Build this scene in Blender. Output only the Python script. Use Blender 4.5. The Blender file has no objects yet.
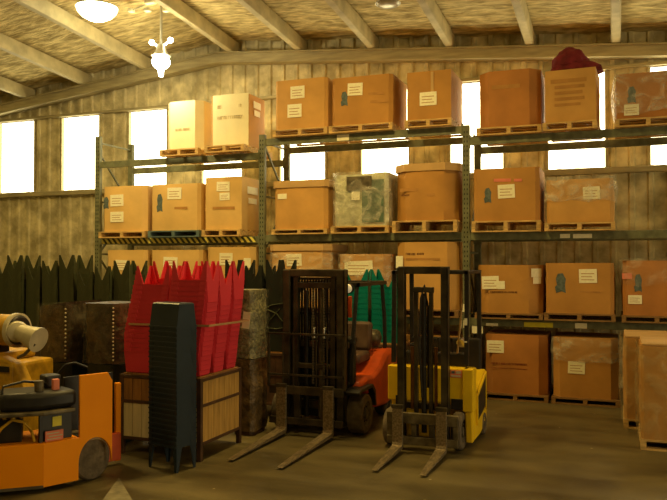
import bpy, bmesh, math, random
from mathutils import Vector, Matrix, noise
random.seed(11)
PI = math.pi
sc = bpy.context.scene
C = bpy.data.collections.new('warehouse'); sc.collection.children.link(C)
FOC = 740.0; YAW = math.atan(283/740); PIT = math.atan(12/740); CAMH = 2.1

def ray(u, v):
    F = (-math.sin(YAW)*math.cos(PIT), math.cos(YAW)*math.cos(PIT), math.sin(PIT))
    R = (math.cos(YAW), math.sin(YAW), 0)
    U = (math.sin(YAW)*math.sin(PIT), -math.cos(YAW)*math.sin(PIT), math.cos(PIT))
    return [FOC*F[i]+(u-333.5)*R[i]+(250-v)*U[i] for i in range(3)]
def at(u, v, Y):
    d = ray(u, v); t = Y/d[1]
    return Vector((d[0]*t, Y, CAMH+d[2]*t))

# ------------------------------------------------------------------ materials
def newmat(name):
    m = bpy.data.materials.new(name); m.use_nodes = True
    nt = m.node_tree; b = nt.nodes['Principled BSDF']
    return m, nt, b
def mat(name, col, rough=.6, metal=0, var=.18, scale=6, bump=0, bscale=30, stretch=(1,1,1), col2=None, detail=4, spec=.4):
    m, nt, b = newmat(name)
    b.inputs['Roughness'].default_value = rough
    b.inputs['Metallic'].default_value = metal
    b.inputs['Specular IOR Level'].default_value = spec
    tc = nt.nodes.new('ShaderNodeTexCoord'); mp = nt.nodes.new('ShaderNodeMapping')
    mp.inputs['Scale'].default_value = stretch
    nt.links.new(tc.outputs['Object'], mp.inputs['Vector'])
    n = nt.nodes.new('ShaderNodeTexNoise'); n.inputs['Scale'].default_value = scale; n.inputs['Detail'].default_value = detail
    nt.links.new(mp.outputs[0], n.inputs['Vector'])
    r = nt.nodes.new('ShaderNodeValToRGB')
    c1 = [max(0, c*(1-var)) for c in col]
    c2 = list(col2) if col2 else [min(1, c*(1+var)) for c in col]
    r.color_ramp.elements[0].position = .35; r.color_ramp.elements[0].color = (*c1, 1)
    r.color_ramp.elements[1].position = .68; r.color_ramp.elements[1].color = (*c2, 1)
    nt.links.new(n.outputs['Fac'], r.inputs['Fac'])
    nt.links.new(r.outputs['Color'], b.inputs['Base Color'])
    if bump:
        n2 = nt.nodes.new('ShaderNodeTexNoise'); n2.inputs['Scale'].default_value = bscale; n2.inputs['Detail'].default_value = 5
        nt.links.new(mp.outputs[0], n2.inputs['Vector'])
        bp = nt.nodes.new('ShaderNodeBump'); bp.inputs['Strength'].default_value = bump; bp.inputs['Distance'].default_value = .03
        nt.links.new(n2.outputs['Fac'], bp.inputs['Height'])
        nt.links.new(bp.outputs['Normal'], b.inputs['Normal'])
    return m
def emit(name, col, s, base=None):
    m, nt, b = newmat(name)
    b.inputs['Base Color'].default_value = (*(base or col), 1)
    b.inputs['Emission Color'].default_value = (*col, 1); b.inputs['Emission Strength'].default_value = s
    return m
M = {}
M['card'] = mat('cardboard', (.48,.235,.05), .75, var=.1, scale=2.5, bump=.12, bscale=14)
M['card2'] = mat('cardboard_light', (.60,.325,.085), .75, var=.1, scale=2.5, bump=.12, bscale=14)
M['card4'] = mat('haze_pale_cardboard', (.70,.45,.15), .75, var=.08, scale=2.5, bump=.12, bscale=14)  # window haze over the left bay put into a paler carton colour
M['card3'] = mat('cardboard_red', (.46,.19,.042), .75, var=.12, scale=2.5, bump=.12, bscale=14)
M['cream'] = mat('glare_pale_cardboard', (.86,.76,.45), .75, var=.06, scale=2, bump=.1, bscale=14)  # window glare on brown cartons put into the colour
M['lid'] = mat('cardboard_lid', (.58,.36,.14), .75, var=.08, scale=4)
M['inside'] = mat('cardboard_edge', (.22,.11,.035), .8)
M['paper'] = mat('label_paper', (.92,.87,.62), .6, var=.05, scale=30)
M['pink'] = mat('pink_label', (.75,.22,.13), .6, var=.08)
M['mark'] = mat('blue_grey_ink', (.10,.13,.12), .7, var=.3, scale=25)
M['ink'] = mat('dark_ink', (.13,.05,.02), .8, var=.1)
M['redink'] = mat('red_ink', (.22,.035,.015), .8, var=.1)
M['faint'] = mat('faint_ink', (.46,.225,.055), .8, var=.1)
M['faintcream'] = mat('faint_ink_on_glare_pale', (.62,.50,.26), .8, var=.1)
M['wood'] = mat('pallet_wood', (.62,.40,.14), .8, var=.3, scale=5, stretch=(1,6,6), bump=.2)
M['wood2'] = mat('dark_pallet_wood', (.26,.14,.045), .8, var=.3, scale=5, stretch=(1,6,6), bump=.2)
M['blue'] = mat('blue_painted_wood', (.10,.15,.15), .7, var=.3, scale=5)
M['rack'] = mat('rack_steel', (.155,.16,.085), .5, metal=.0, var=.25, scale=9)
M['hole'] = mat('punched_hole', (.02,.02,.015), .9)
M['black'] = mat('black_metal', (.018,.015,.012), .45, var=.4, scale=8)
M['mast'] = mat('greasy_mast_steel', (.06,.048,.028), .38, metal=.3, var=.5, scale=6)
M['steel'] = mat('worn_fork_steel', (.26,.20,.12), .42, metal=.55, var=.35, scale=12, stretch=(4,1,4))
M['carriage'] = mat('dirty_carriage_steel', (.13,.105,.06), .5, metal=.3, var=.5, scale=8)
M['rubber'] = mat('tyre_rubber', (.05,.043,.032), .8, var=.35, scale=12, bump=.2)
M['tyre2'] = mat('dusty_tyre', (.13,.10,.065), .8, var=.3, scale=12, bump=.2)
M['hub'] = mat('wheel_hub', (.10,.085,.06), .6, var=.3)
M['orange'] = mat('orange_paint', (1.0,.33,.0), .6, var=.05, scale=2, bump=.04, spec=.2)
M['red'] = mat('orange_red_paint', (.62,.085,.012), .4, var=.15, scale=4)
M['yellow'] = mat('yellow_paint', (.80,.52,.008), .38, var=.12, scale=3)
M['yellow2'] = mat('worn_yellow_paint', (.52,.30,.015), .5, var=.35, scale=7)
M['rimred'] = mat('red_plastic', (.72,.045,.07), .45, var=.06, scale=3)
M['navy'] = mat('dark_navy_plastic', (.022,.036,.055), .38, var=.2, scale=3)
M['green'] = mat('dark_olive_plastic', (.055,.062,.025), .5, var=.25, scale=3)
M['blackp'] = mat('black_plastic', (.016,.02,.014), .45, var=.3, scale=4)
M['teal'] = mat('teal_plastic', (.0,.17,.13), .4, var=.1, scale=3)
M['plank'] = mat('tan_planks', (.50,.29,.075), .6, var=.16, scale=3, stretch=(8,8,1))
M['plank2'] = mat('brown_planks', (.30,.14,.035), .6, var=.2, scale=3, stretch=(8,8,1))
M['plank3'] = mat('pale_planks', (.62,.53,.33), .6, var=.12, scale=3, stretch=(8,8,1))
M['dwood'] = mat('dark_frame', (.075,.035,.015), .6, var=.3)
M['maroon'] = mat('maroon_fabric', (.17,.014,.02), .9, var=.3, scale=9, bump=.4, bscale=20)
M['silver'] = mat('silver_wrap', (.56,.55,.36), .3, metal=.25, var=.35, scale=5, bump=.6, bscale=9)
M['greenpanel'] = mat('green_grey_panel', (.10,.15,.10), .3, var=.3, scale=6, bump=.4, bscale=9)
M['darkload'] = mat('dark_bundle', (.05,.032,.018), .4, var=.5, scale=9, bump=.6, bscale=12)
M['greyload'] = mat('grey_bundle', (.20,.18,.09), .4, var=.55, scale=22, bump=.7, bscale=22)
M['brownload'] = mat('brown_bundle', (.10,.06,.02), .45, var=.5, scale=10, bump=.7, bscale=18)
M['pale'] = mat('pale_enamel', (.55,.50,.34), .4, var=.12)
M['chrome'] = mat('bare_metal', (.6,.58,.5), .3, metal=.8, var=.1)
M['strap'] = mat('tan_strap', (.50,.28,.14), .5)
M['yellowtape'] = mat('yellow_label', (.72,.62,.04), .5, var=.1)
M['lamp_metal'] = mat('lamp_reflector', (.50,.47,.36), .35, metal=.5, var=.15)
M['vinyl'] = mat('dark_vinyl', (.022,.02,.018), .45, var=.3)
M['brownseat'] = mat('brown_seat', (.10,.055,.03), .6, var=.3)
M['hydr'] = mat('amber_cylinder', (.24,.10,.03), .4, metal=.3, var=.3)
M['floorpatch'] = mat('pale_floor_patch', (.30,.27,.18), .7, var=.25, scale=9)

def film_mat(name, amin, amax, col=(.85,.80,.62)):
    m, nt, b = newmat(name)
    b.inputs['Base Color'].default_value = (*col, 1); b.inputs['Roughness'].default_value = .22
    b.inputs['Specular IOR Level'].default_value = .8
    tc = nt.nodes.new('ShaderNodeTexCoord')
    n = nt.nodes.new('ShaderNodeTexNoise'); n.inputs['Scale'].default_value = 4; n.inputs['Detail'].default_value = 6; n.inputs['Distortion'].default_value = 1.6
    nt.links.new(tc.outputs['Object'], n.inputs['Vector'])
    mr = nt.nodes.new('ShaderNodeMapRange'); mr.inputs['From Min'].default_value = .42; mr.inputs['From Max'].default_value = .72
    mr.inputs['To Min'].default_value = amin; mr.inputs['To Max'].default_value = amax
    nt.links.new(n.outputs['Fac'], mr.inputs['Value']); nt.links.new(mr.outputs[0], b.inputs['Alpha'])
    bp = nt.nodes.new('ShaderNodeBump'); bp.inputs['Strength'].default_value = .9; bp.inputs['Distance'].default_value = .05
    nt.links.new(n.outputs['Fac'], bp.inputs['Height']); nt.links.new(bp.outputs['Normal'], b.inputs['Normal'])
    return m
M['film'] = film_mat('stretch_film', .10, .5)
M['film2'] = film_mat('thin_stretch_film', .04, .28)
M['film4'] = film_mat('yellowed_stretch_film', .06, .38, (.6,.5,.26))
M['film3'] = film_mat('dusty_stretch_film', .03, .22, (.5,.46,.33))

def hazard():
    m, nt, b = newmat('hazard_tape'); b.inputs['Roughness'].default_value = .5
    tc = nt.nodes.new('ShaderNodeTexCoord'); mp = nt.nodes.new('ShaderNodeMapping'); mp.inputs['Rotation'].default_value = (0, math.radians(40), 0)
    w = nt.nodes.new('ShaderNodeTexWave'); w.inputs['Scale'].default_value = 3.6; w.bands_direction = 'X'
    r = nt.nodes.new('ShaderNodeValToRGB'); r.color_ramp.interpolation = 'CONSTANT'
    r.color_ramp.elements[0].color = (.06,.06,.02,1); r.color_ramp.elements[1].position = .5; r.color_ramp.elements[1].color = (.85,.72,.12,1)
    nt.links.new(tc.outputs['Object'], mp.inputs[0]); nt.links.new(mp.outputs[0], w.inputs['Vector'])
    nt.links.new(w.outputs['Fac'], r.inputs['Fac']); nt.links.new(r.outputs[0], b.inputs['Base Color'])
    return m
M['hazard'] = hazard()

def floor_mat():
    m, nt, b = newmat('stained_concrete')
    tc = nt.nodes.new('ShaderNodeTexCoord')
    def nz(scale, det, st=(1,1,1), dist=0):
        mp = nt.nodes.new('ShaderNodeMapping'); mp.inputs['Scale'].default_value = st
        n = nt.nodes.new('ShaderNodeTexNoise'); n.inputs['Scale'].default_value = scale; n.inputs['Detail'].default_value = det; n.inputs['Distortion'].default_value = dist
        nt.links.new(tc.outputs['Object'], mp.inputs[0]); nt.links.new(mp.outputs[0], n.inputs['Vector']); return n
    a = nz(1.1, 8, (1,1,1), .8); c = nz(2.6, 8, (.22,1,1), .5); e = nz(30, 3)
    ra = nt.nodes.new('ShaderNodeValToRGB')
    ra.color_ramp.elements[0].position = .33; ra.color_ramp.elements[0].color = (.05,.038,.015,1)
    ra.color_ramp.elements[1].position = .70; ra.color_ramp.elements[1].color = (.19,.15,.062,1)
    mx = nt.nodes.new('ShaderNodeMix'); mx.data_type = 'FLOAT'; mx.inputs[0].default_value = .5
    nt.links.new(a.outputs['Fac'], mx.inputs[2]); nt.links.new(c.outputs['Fac'], mx.inputs[3])
    nt.links.new(mx.outputs[0], ra.inputs['Fac'])
    vo = nt.nodes.new('ShaderNodeTexVoronoi'); vo.inputs['Scale'].default_value = 3.2; nt.links.new(tc.outputs['Object'], vo.inputs['Vector'])
    lt = nt.nodes.new('ShaderNodeMath'); lt.operation = 'LESS_THAN'; lt.inputs[1].default_value = .045; nt.links.new(vo.outputs['Distance'], lt.inputs[0])
    mc = nt.nodes.new('ShaderNodeMix'); mc.data_type = 'RGBA'; mc.inputs[7].default_value = (.42,.37,.22,1)
    nt.links.new(lt.outputs[0], mc.inputs[0]); nt.links.new(ra.outputs[0], mc.inputs[6]); nt.links.new(mc.outputs[2], b.inputs['Base Color'])
    mr = nt.nodes.new('ShaderNodeMapRange'); mr.inputs['To Min'].default_value = .28; mr.inputs['To Max'].default_value = .62
    nt.links.new(c.outputs['Fac'], mr.inputs['Value']); nt.links.new(mr.outputs[0], b.inputs['Roughness'])
    bp = nt.nodes.new('ShaderNodeBump'); bp.inputs['Strength'].default_value = .15; bp.inputs['Distance'].default_value = .01
    nt.links.new(e.outputs['Fac'], bp.inputs['Height']); nt.links.new(bp.outputs[0], b.inputs['Normal'])
    return m
M['floor'] = floor_mat()
M['wall'] = mat('dusty_corrugated_sheet', (.60,.51,.27), .8, var=.34, scale=3.5, bump=.5, bscale=14, col2=(.80,.70,.40), detail=8)
M['foam'] = mat('rough_insulation', (.55,.41,.15), .9, var=.38, scale=3.2, bump=.9, bscale=7, stretch=(1,5,5), col2=(.82,.66,.30), detail=9)
M['rafter'] = mat('dusty_purlin', (.50,.42,.22), .6, var=.18, scale=4)
M['eave'] = mat('dusty_eave_beam', (.40,.34,.18), .7, var=.2, scale=5, stretch=(.4,3,3))
M['pane'] = emit('backlit_fibreglass', (1,.90,.55), 6.5, (.8,.75,.55))
M['bulb'] = emit('lit_bulb', (1,.95,.7), 14)
M['sky_lamp'] = emit('lit_lens', (1,.96,.62), 9)
M['amberlight'] = emit('lit_amber', (1,.22,.03), .5, (.7,.15,.02))
M['headlamp'] = emit('lit_headlamp', (1,.85,.5), .25)

# ------------------------------------------------------------------ mesh helpers
def NB(): return bmesh.new()
def bx(bm, x0, x1, y0, y1, z0, z1, rot=None):
    vs = [bm.verts.new((x, y, z)) for z in (z0, z1) for (x, y) in ((x0,y0),(x1,y0),(x1,y1),(x0,y1))]
    for f in ((3,2,1,0),(4,5,6,7),(0,1,5,4),(1,2,6,5),(2,3,7,6),(3,0,4,7)):
        bm.faces.new([vs[i] for i in f])
    if rot:
        c = Vector(((x0+x1)/2,(y0+y1)/2,(z0+z1)/2))
        for v in vs: v.co = c + rot @ (v.co-c)
    return bm
def bar(bm, p, q, w, h=None, up=(0,0,1)):
    p, q = Vector(p), Vector(q); d = (q-p).normalized(); h = h or w
    u = Vector(up)
    if abs(d.dot(u)) > .98: u = Vector((0,1,0))
    s = d.cross(u).normalized(); t = s.cross(d)
    vs = [bm.verts.new(c + s*a*w/2 + t*b_*h/2) for c in (p, q) for (a, b_) in ((-1,-1),(1,-1),(1,1),(-1,1))]
    for f in ((3,2,1,0),(4,5,6,7),(0,1,5,4),(1,2,6,5),(2,3,7,6),(3,0,4,7)): bm.faces.new([vs[i] for i in f])
    return bm
def cyl(bm, p, q, r, r2=None, n=20, cap=True):
    p, q = Vector(p), Vector(q); d = (q-p).normalized(); r2 = r if r2 is None else r2
    u = Vector((0,0,1)) if abs(d.z) < .95 else Vector((0,1,0))
    s = d.cross(u).normalized(); t = s.cross(d)
    a = [bm.verts.new(p + (s*math.cos(2*PI*i/n)+t*math.sin(2*PI*i/n))*r) for i in range(n)]
    b = [bm.verts.new(q + (s*math.cos(2*PI*i/n)+t*math.sin(2*PI*i/n))*r2) for i in range(n)]
    for i in range(n): bm.faces.new([a[i], a[(i+1)%n], b[(i+1)%n], b[i]])
    if cap: bm.faces.new(a[::-1]); bm.faces.new(b)
    return bm
def tube(bm, pts, r, n=8):
    pts = [Vector(p) for p in pts]; rings = []
    for i, p in enumerate(pts):
        d = (pts[min(i+1,len(pts)-1)]-pts[max(i-1,0)]).normalized()
        u = Vector((0,0,1)) if abs(d.z) < .9 else Vector((0,1,0))
        s = d.cross(u).normalized(); t = s.cross(d)
        rings.append([bm.verts.new(p+(s*math.cos(2*PI*k/n)+t*math.sin(2*PI*k/n))*r) for k in range(n)])
    for a, b in zip(rings, rings[1:]):
        for k in range(n): bm.faces.new([a[k], a[(k+1)%n], b[(k+1)%n], b[k]])
    bm.faces.new(rings[0][::-1]); bm.faces.new(rings[-1]); return bm
def prism(bm, pts, axis, a0, a1):
    """extrude a 2D polygon; axis 'x': pts=(y,z); 'y': pts=(x,z); 'z': pts=(x,y)"""
    def P(p, a): return {'x': (a,p[0],p[1]), 'y': (p[0],a,p[1]), 'z': (p[0],p[1],a)}[axis]
    A = [bm.verts.new(P(p,a0)) for p in pts]; B = [bm.verts.new(P(p,a1)) for p in pts]
    n = len(pts)
    for i in range(n): bm.faces.new([A[i],A[(i+1)%n],B[(i+1)%n],B[i]])
    bm.faces.new(A[::-1]); bm.faces.new(B); return bm
def lathe(bm, prof, axis_p, axis_d, n=24):
    p, d = Vector(axis_p), Vector(axis_d).normalized()
    u = Vector((0,0,1)) if abs(d.z) < .95 else Vector((0,1,0))
    s = d.cross(u).normalized(); t = s.cross(d); rings = []
    for (a, r) in prof:
        rings.append([bm.verts.new(p+d*a+(s*math.cos(2*PI*k/n)+t*math.sin(2*PI*k/n))*max(r,.0005)) for k in range(n)])
    for A, B in zip(rings, rings[1:]):
        for k in range(n): bm.faces.new([A[k],A[(k+1)%n],B[(k+1)%n],B[k]])
    bm.faces.new(rings[0][::-1]); bm.faces.new(rings[-1]); return bm
def obj(name, bm, m, parent=None, bevel=0, smooth=False, world=True):
    bmesh.ops.recalc_face_normals(bm, faces=bm.faces)
    if parent is not None and world:
        off = parent.location.copy(); g = parent.parent
        while g is not None: off += g.location; g = g.parent
        bmesh.ops.translate(bm, verts=bm.verts, vec=-off)
    me = bpy.data.meshes.new(name); bm.to_mesh(me); bm.free()
    me.materials.append(M[m] if isinstance(m, str) else m)
    o = bpy.data.objects.new(name, me); C.objects.link(o)
    if parent is not None: o.parent = parent
    if smooth:
        for p in me.polygons: p.use_smooth = True
        try: me.set_sharp_from_angle(angle=math.radians(40))
        except Exception: pass
    if bevel:
        b = o.modifiers.new('edge', 'BEVEL'); b.width = bevel; b.segments = 2; b.limit_method = 'ANGLE'
    return o
def tag(o, label, cat, group=None):
    o['label'] = label; o['category'] = cat
    if group: o['group'] = group
    return o
def thing(name, label, cat, loc, group=None, rz=0):
    o = bpy.data.objects.new(name, None); C.objects.link(o)
    o.empty_display_size = .2; o.location = loc; o.rotation_euler = (0,0,rz)
    return tag(o, label, cat, group)
def struct(name, bm, m, parent=None, **k):
    o = obj(name, bm, m, parent, **k)
    if parent is None: o['kind'] = 'structure'
    return o
def copy_tree(o, parent=None):
    c = o.copy(); C.objects.link(c)
    if parent is not None: c.parent = parent
    for ch in list(o.children): copy_tree(ch, c)
    return c

# ------------------------------------------------------------------ setting
WY = 13.26
def ridge(x, dy=0):     # height of the top of the wall beam, roof peak above x=-7.5
    return 6.31 - (.112 if x < -7.5 else .083)*abs(x+7.5)
RS = .075               # roof rises towards the camera
b = NB(); bx(b, -16, 8, -7, 14, -.1, 0); struct('floor', b, 'floor')
b = NB(); bx(b, -16.2, -16, -7, 13.6, 0, 7.4); struct('wall_left', b, 'wall')
b = NB(); bx(b, 8, 8.2, -7, 13.6, 0, 7.4); struct('wall_right', b, 'wall')
b = NB(); bx(b, -16, 8, -7.2, -7, 0, 8.6); struct('wall_front', b, 'wall')
WIN = [(-15.1,-14.1),(-13.38,-12.33),(-11.58,-10.53),(-9.78,-8.80),(-7.98,-7.02),(-6.21,-5.22),(-4.52,-3.56),(-2.82,-1.84),(-1.11,-.15),(.52,1.5),(2.3,3.3),(4.0,5.0),(5.7,6.7)]
WZ0, WZ1 = 3.70, 5.32
def sheet(bm, x0, x1, z0, z1f):
    """corrugated cladding with trapezoid ribs"""
    pit, prof = .29, [(0,0),(.18,0),(.205,-.035),(.265,-.035),(.29,0)]
    xs = []
    k = math.floor((x0+20)/pit)
    while True:
        base = -20+k*pit
        if base > x1: break
        for (a, d) in prof[:-1]:
            x = base+a
            if x0 < x < x1: xs.append((x, d))
        k += 1
    def dep(x):
        f = ((x+20) % pit)
        for (a, d), (a2, d2) in zip(prof, prof[1:]):
            if a <= f <= a2: return d+(d2-d)*(f-a)/(a2-a)
        return 0
    xs = [(x0, dep(x0))]+xs+[(x1, dep(x1))]
    nz = 2
    prev = None
    for (x, d) in xs:
        z1 = z1f(x)
        col = [bm.verts.new((x, WY+d, z0+(z1-z0)*i/nz)) for i in range(nz+1)]
        if prev:
            for i in range(nz): bm.faces.new([prev[i], col[i], col[i+1], prev[i+1]])
        prev = col
b = NB()
top = lambda x: ridge(x)+.5
sheet(b, -16, 8, 0, lambda x: WZ0); sheet(b, -16, -7.5, WZ1, top); sheet(b, -7.5, 8, WZ1, top)
edges = [-16]+[e for w in WIN for e in w]+[8]
for i in range(0, len(edges), 2): sheet(b, edges[i], edges[i+1], WZ0, lambda x: WZ1)
struct('wall_back', b, 'wall')
for i, (x0, x1) in enumerate(WIN):
    b = NB(); n = 14   # corrugated fibreglass light panel set behind the cladding
    for k in range(n):
        xa, xb = x0+(x1-x0)*k/n, x0+(x1-x0)*(k+1)/n; da, db = .05+.012*(k%2), .05+.012*((k+1)%2)
        v = [b.verts.new(p) for p in ((xa,WY+da,WZ0),(xb,WY+db,WZ0),(xb,WY+db,WZ1),(xa,WY+da,WZ1))]; b.faces.new(v)
    w = struct('window_%d' % (i+1), b, 'pane')
    f = NB()
    bx(f, x0-.03, x0+.02, WY-.03, WY+.06, WZ0, WZ1); bx(f, x1-.02, x1+.03, WY-.03, WY+.06, WZ0, WZ1)
    obj('window_frame', f, 'eave', w)
# girts along the wall (above and below the windows)
b = NB(); bx(b, -16, 8, WY-.13, WY-.03, WZ0-.12, WZ0-.02); struct('trim_1', b, 'eave', bevel=.01)
b = NB(); bx(b, -16, 8, WY-.10, WY-.03, WZ1+.01, WZ1+.07); struct('trim_2', b, 'eave', bevel=.01)
# wall beam that follows the roof
b = NB()
for (xa, xb) in ((-16,-7.5),(-7.5,8)):
    pts = [(xa, ridge(xa)-.2), (xb, ridge(xb)-.2), (xb, ridge(xb)), (xa, ridge(xa))]
    prism(b, pts, 'y', WY-.28, WY-.04)
    pts = [(xa, ridge(xa)-.025), (xb, ridge(xb)-.025), (xb, ridge(xb)), (xa, ridge(xa))]
    prism(b, pts, 'y', WY-.33, WY-.28)
struct('trim_3', b, 'eave')
# roof underside: lumpy sprayed insulation, as one rough sheet
b = NB(); NX, NY = 240, 150; grid = []
for j in range(NY+1):
    t = (j/NY)**2.2; y = WY+.1-t*20.4; row = []
    for i in range(NX+1):
        x = -16+24*i/NX
        z = ridge(x)+.28+RS*(WY-y)
        z += .05*noise.noise(Vector((x*1.3, y*7, 0)))+.025*noise.noise(Vector((x*4, y*14, 3)))
        row.append(b.verts.new((x, y, z)))
    grid.append(row)
for j in range(NY):
    for i in range(NX): b.faces.new([grid[j][i], grid[j][i+1], grid[j+1][i+1], grid[j+1][i]])
struct('ceiling', b, 'foam', smooth=True)
# purlins: rounded, running from the wall beam to the camera side
PX = [(-28,118),(28,94),(85,82),(147,70),(232,56),(300,51),(373,49),(450,48),(530,46),(616,46),(705,47)]
n = 4
for (u, v) in PX:
    x = at(u, v, WY-.2).x; z = ridge(x)+.08
    b = NB(); L = 19
    prof = [(-.055,-.09),(.055,-.09),(.075,-.06),(.075,.16),(-.075,.16),(-.075,-.06)]
    A = [b.verts.new((x+p[0], WY-.05, z+p[1])) for p in prof]
    B = [b.verts.new((x+p[0], WY-.05-L, z+p[1]+RS*L)) for p in prof]
    for i in range(6): b.faces.new([A[i],A[(i+1)%6],B[(i+1)%6],B[i]])
    b.faces.new(A[::-1]); b.faces.new(B)
    struct('trim_%d' % n, b, 'rafter', smooth=True); n += 1
# pale patch on the floor
def ground(u, v):
    d = ray(u, v); t = -CAMH/d[2]; return (d[0]*t, d[1]*t, .004)
b = NB(); b.faces.new([b.verts.new(ground(*q)) for q in ((119,478),(134,503),(126,510),(100,504))])
o = struct('trim_%d' % n, b, 'floorpatch')

# ------------------------------------------------------------------ pallet rack
FY, BY = 11.56, 12.62
UX = [-9.25, -5.76, -2.20, 1.36, 4.92]
bays = [(0,(1.17,2.49,3.95)),(1,(1.17,2.51,4.18)),(2,(1.17,2.50,3.99)),(3,(1.17,2.50,3.99))]
rack = thing('pallet_rack', 'long grey-green steel pallet rack, three beam levels high, along the back wall', 'rack', (UX[0], FY, 0))
for k, x in enumerate(UX):
    H_ = [4.5, 4.32, 4.25, 4.1, 4.1][k]
    fr = NB()
    for yy in (FY+.04, BY): bx(fr, x-.055, x+.055, yy-.04, yy+.04, .01, H_)
    o = obj('upright_frame', fr, 'rack', rack, bevel=.006)
    hb = NB()
    z = .15
    while z < H_-.05:
        for s in (-.022, .022): bx(hb, x+s-.008, x+s+.008, FY-.0015, FY+.002, z, z+.03)
        z += .075
    obj('punched_holes', hb, 'hole', o)
    br = NB(); z = .25; s = 1
    while z+1.0 < H_:
        a, c = ((FY+.05, BY-.02) if s > 0 else (BY-.02, FY+.05))
        bar(br, (x, a, z), (x, c, z+.95), .03); obj('brace', br, 'rack', o); br = NB()
        bar(br, (x, FY+.05, z), (x, BY-.02, z), .03); obj('brace', br, 'rack', o); br = NB(); z += 1.0; s = -s
    bar(br, (x, FY+.05, H_-.12), (x, BY-.02, H_-.12), .03)
    obj('brace', br, 'rack', o)
    ft = NB()
    for yy in (FY+.04, BY): bx(ft, x-.09, x+.09, yy-.07, yy+.07, 0, .012)
    obj('foot_plate', ft, 'rack', o)
for k, zs in bays:
    x0, x1 = UX[k]+.055, UX[k+1]-.055
    for li, z in enumerate(zs):
        for yy in (FY, BY-.04):
            b = NB(); bx(b, x0, x1, yy, yy+.05, z-.06, z+.06)
            bx(b, x0, x1, yy+.012, yy+.06, z+.02, z+.0605)
            for xe in (x0, x1): bx(b, xe-.012, xe+.012, yy-.012, yy+.055, z-.1, z+.1)
            beam = obj('beam', b, 'rack', rack, bevel=.004)
            if k == 0 and li == 1 and yy == FY:
                t = NB(); bx(t, x0+.06, x1-.06, yy-.006, yy-.001, z-.045, z+.05); obj('hazard_tape', t, 'hazard', beam)
            if yy == FY:
                lab = {(2,0):[(486,498,323,330,'paper'),(524,553,322,329,'yellowtape'),(575,587,323,331,'paper')],
                       (2,1):[(560,570,234,238,'paper'),(573,592,234,238,'paper')],
                       (1,2):[(337,349,135,141,'paper')]}.get((k,li), [])
                for (ua, ub, va, vb, mm) in lab:
                    p, q = at(ua, va, FY-.005), at(ub, vb, FY-.005)
                    t = NB(); bx(t, p.x, q.x, FY-.006, FY-.001, max(z-.055, min(p.z,q.z)), min(z+.055, max(p.z,q.z)))
                    obj('location_label', t, mm, beam)
# paper tags on the upright between the middle and right bays
for (ua, ub, va, vb) in ((461,465,308,317),(470,474,309,315)):
    pass
for va, vb in ((304,312),(320,328)):
    t = NB(); p, q = at(461,va,FY-.005), at(466,vb,FY-.005); bx(t, p.x, q.x, FY-.008, FY-.002, q.z, p.z); obj('location_label', t, 'paper', rack)
t = NB(); p, q = at(472,326,FY-.005), at(483,333.5,FY-.005); bx(t, p.x, q.x, FY-.012, FY-.006, q.z, p.z)
obj('location_label', t, 'paper', rack)

# ------------------------------------------------------------------ cartons and pallets
def carton_mesh(w, d, h, ch, bulge, seed, sharp_top=False):
    """tall corrugated bulk box, walls softly bowed, corners cut by ch"""
    rnd = random.Random(seed); b = NB()
    def ring(dx, z, off):
        ww, dd = w/2+off, d/2+off; pts = []
        c = ch
        cs = [(-ww+c,-dd),(ww-c,-dd),(ww,-dd+c),(ww,dd-c),(ww-c,dd),(-ww+c,dd),(-ww,dd-c),(-ww,-dd+c)] if c > .02 else [(-ww,-dd),(ww,-dd),(ww,dd),(-ww,dd)]
        n = len(cs)
        for i in range(n):
            a, e = Vector(cs[i]), Vector(cs[(i+1)%n]); k = max(1, int((e-a).length/.12))
            nrm = Vector(((e-a).y, -(e-a).x)).normalized()
            for j in range(k):
                t = j/k; p = a.lerp(e, t)
                bow = bulge*math.sin(PI*t)*math.sin(PI*min(1,max(0,z/h)))*((e-a).length/w)
                p = p+nrm*bow; pts.append((p.x+dx, p.y))
        return pts
    rows = 9; R = []
    wob = [rnd.uniform(-.006,.006) for _ in range(rows+1)]
    for r in range(rows+1):
        z = h*r/rows
        R.append([b.verts.new((x, y, z)) for x, y in ring(wob[r]*(r/rows), z, 0)])
    n = len(R[0])
    for A, B in zip(R, R[1:]):
        for i in range(n): b.faces.new([A[i],A[(i+1)%n],B[(i+1)%n],B[i]])
    b.faces.new(R[0][::-1]); b.faces.new(R[-1])
    return b
def make_pallet(label, loc, w, d, h, group, m='wood', rz=0):
    t = thing('pallet', label, 'pallet', loc, group, rz)
    b = NB(); nb = 6
    for i in range(nb):
        y = -d/2+(d-.1)*i/(nb-1); bx(b, -w/2, w/2, y, y+.1, h-.022, h)
    obj('top_deck', b, m, t, world=False)
    for i in range(3):
        b = NB(); x = -w/2+(w-.06)*i/2; bx(b, x, x+.06, -d/2, d/2, .02, h-.022); obj('stringer', b, m, t, world=False)
    for y in (-d/2, -.05, d/2-.1):
        b = NB(); bx(b, -w/2, w/2, y, y+.1, 0, .02); obj('bottom_board', b, m, t, world=False)
    return t
def glyphs(bm, x0, x1, z0, z1, y, seed):
    """worn lettering that the photo shows only as broken strokes"""
    r = random.Random(seed); x = x0; hh = max(.008, abs(z1-z0)); cnt = 0
    while x < x1-hh*.3 and len(bm.verts) < 3000:
        wl = hh*r.uniform(.35,.7)
        if r.random() < .14: x += wl; continue
        st = hh*.2
        bx(bm, x, x+st, y-.002, y, z0, z1)
        if r.random() < .7: bx(bm, x, x+wl, y-.002, y, z1-st, z1)
        if r.random() < .6: bx(bm, x, x+wl, y-.002, y, z0, z0+st)
        if r.random() < .6: bx(bm, x+wl-st, x+wl, y-.002, y, z0, z1)
        x += wl+hh*.22
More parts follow.
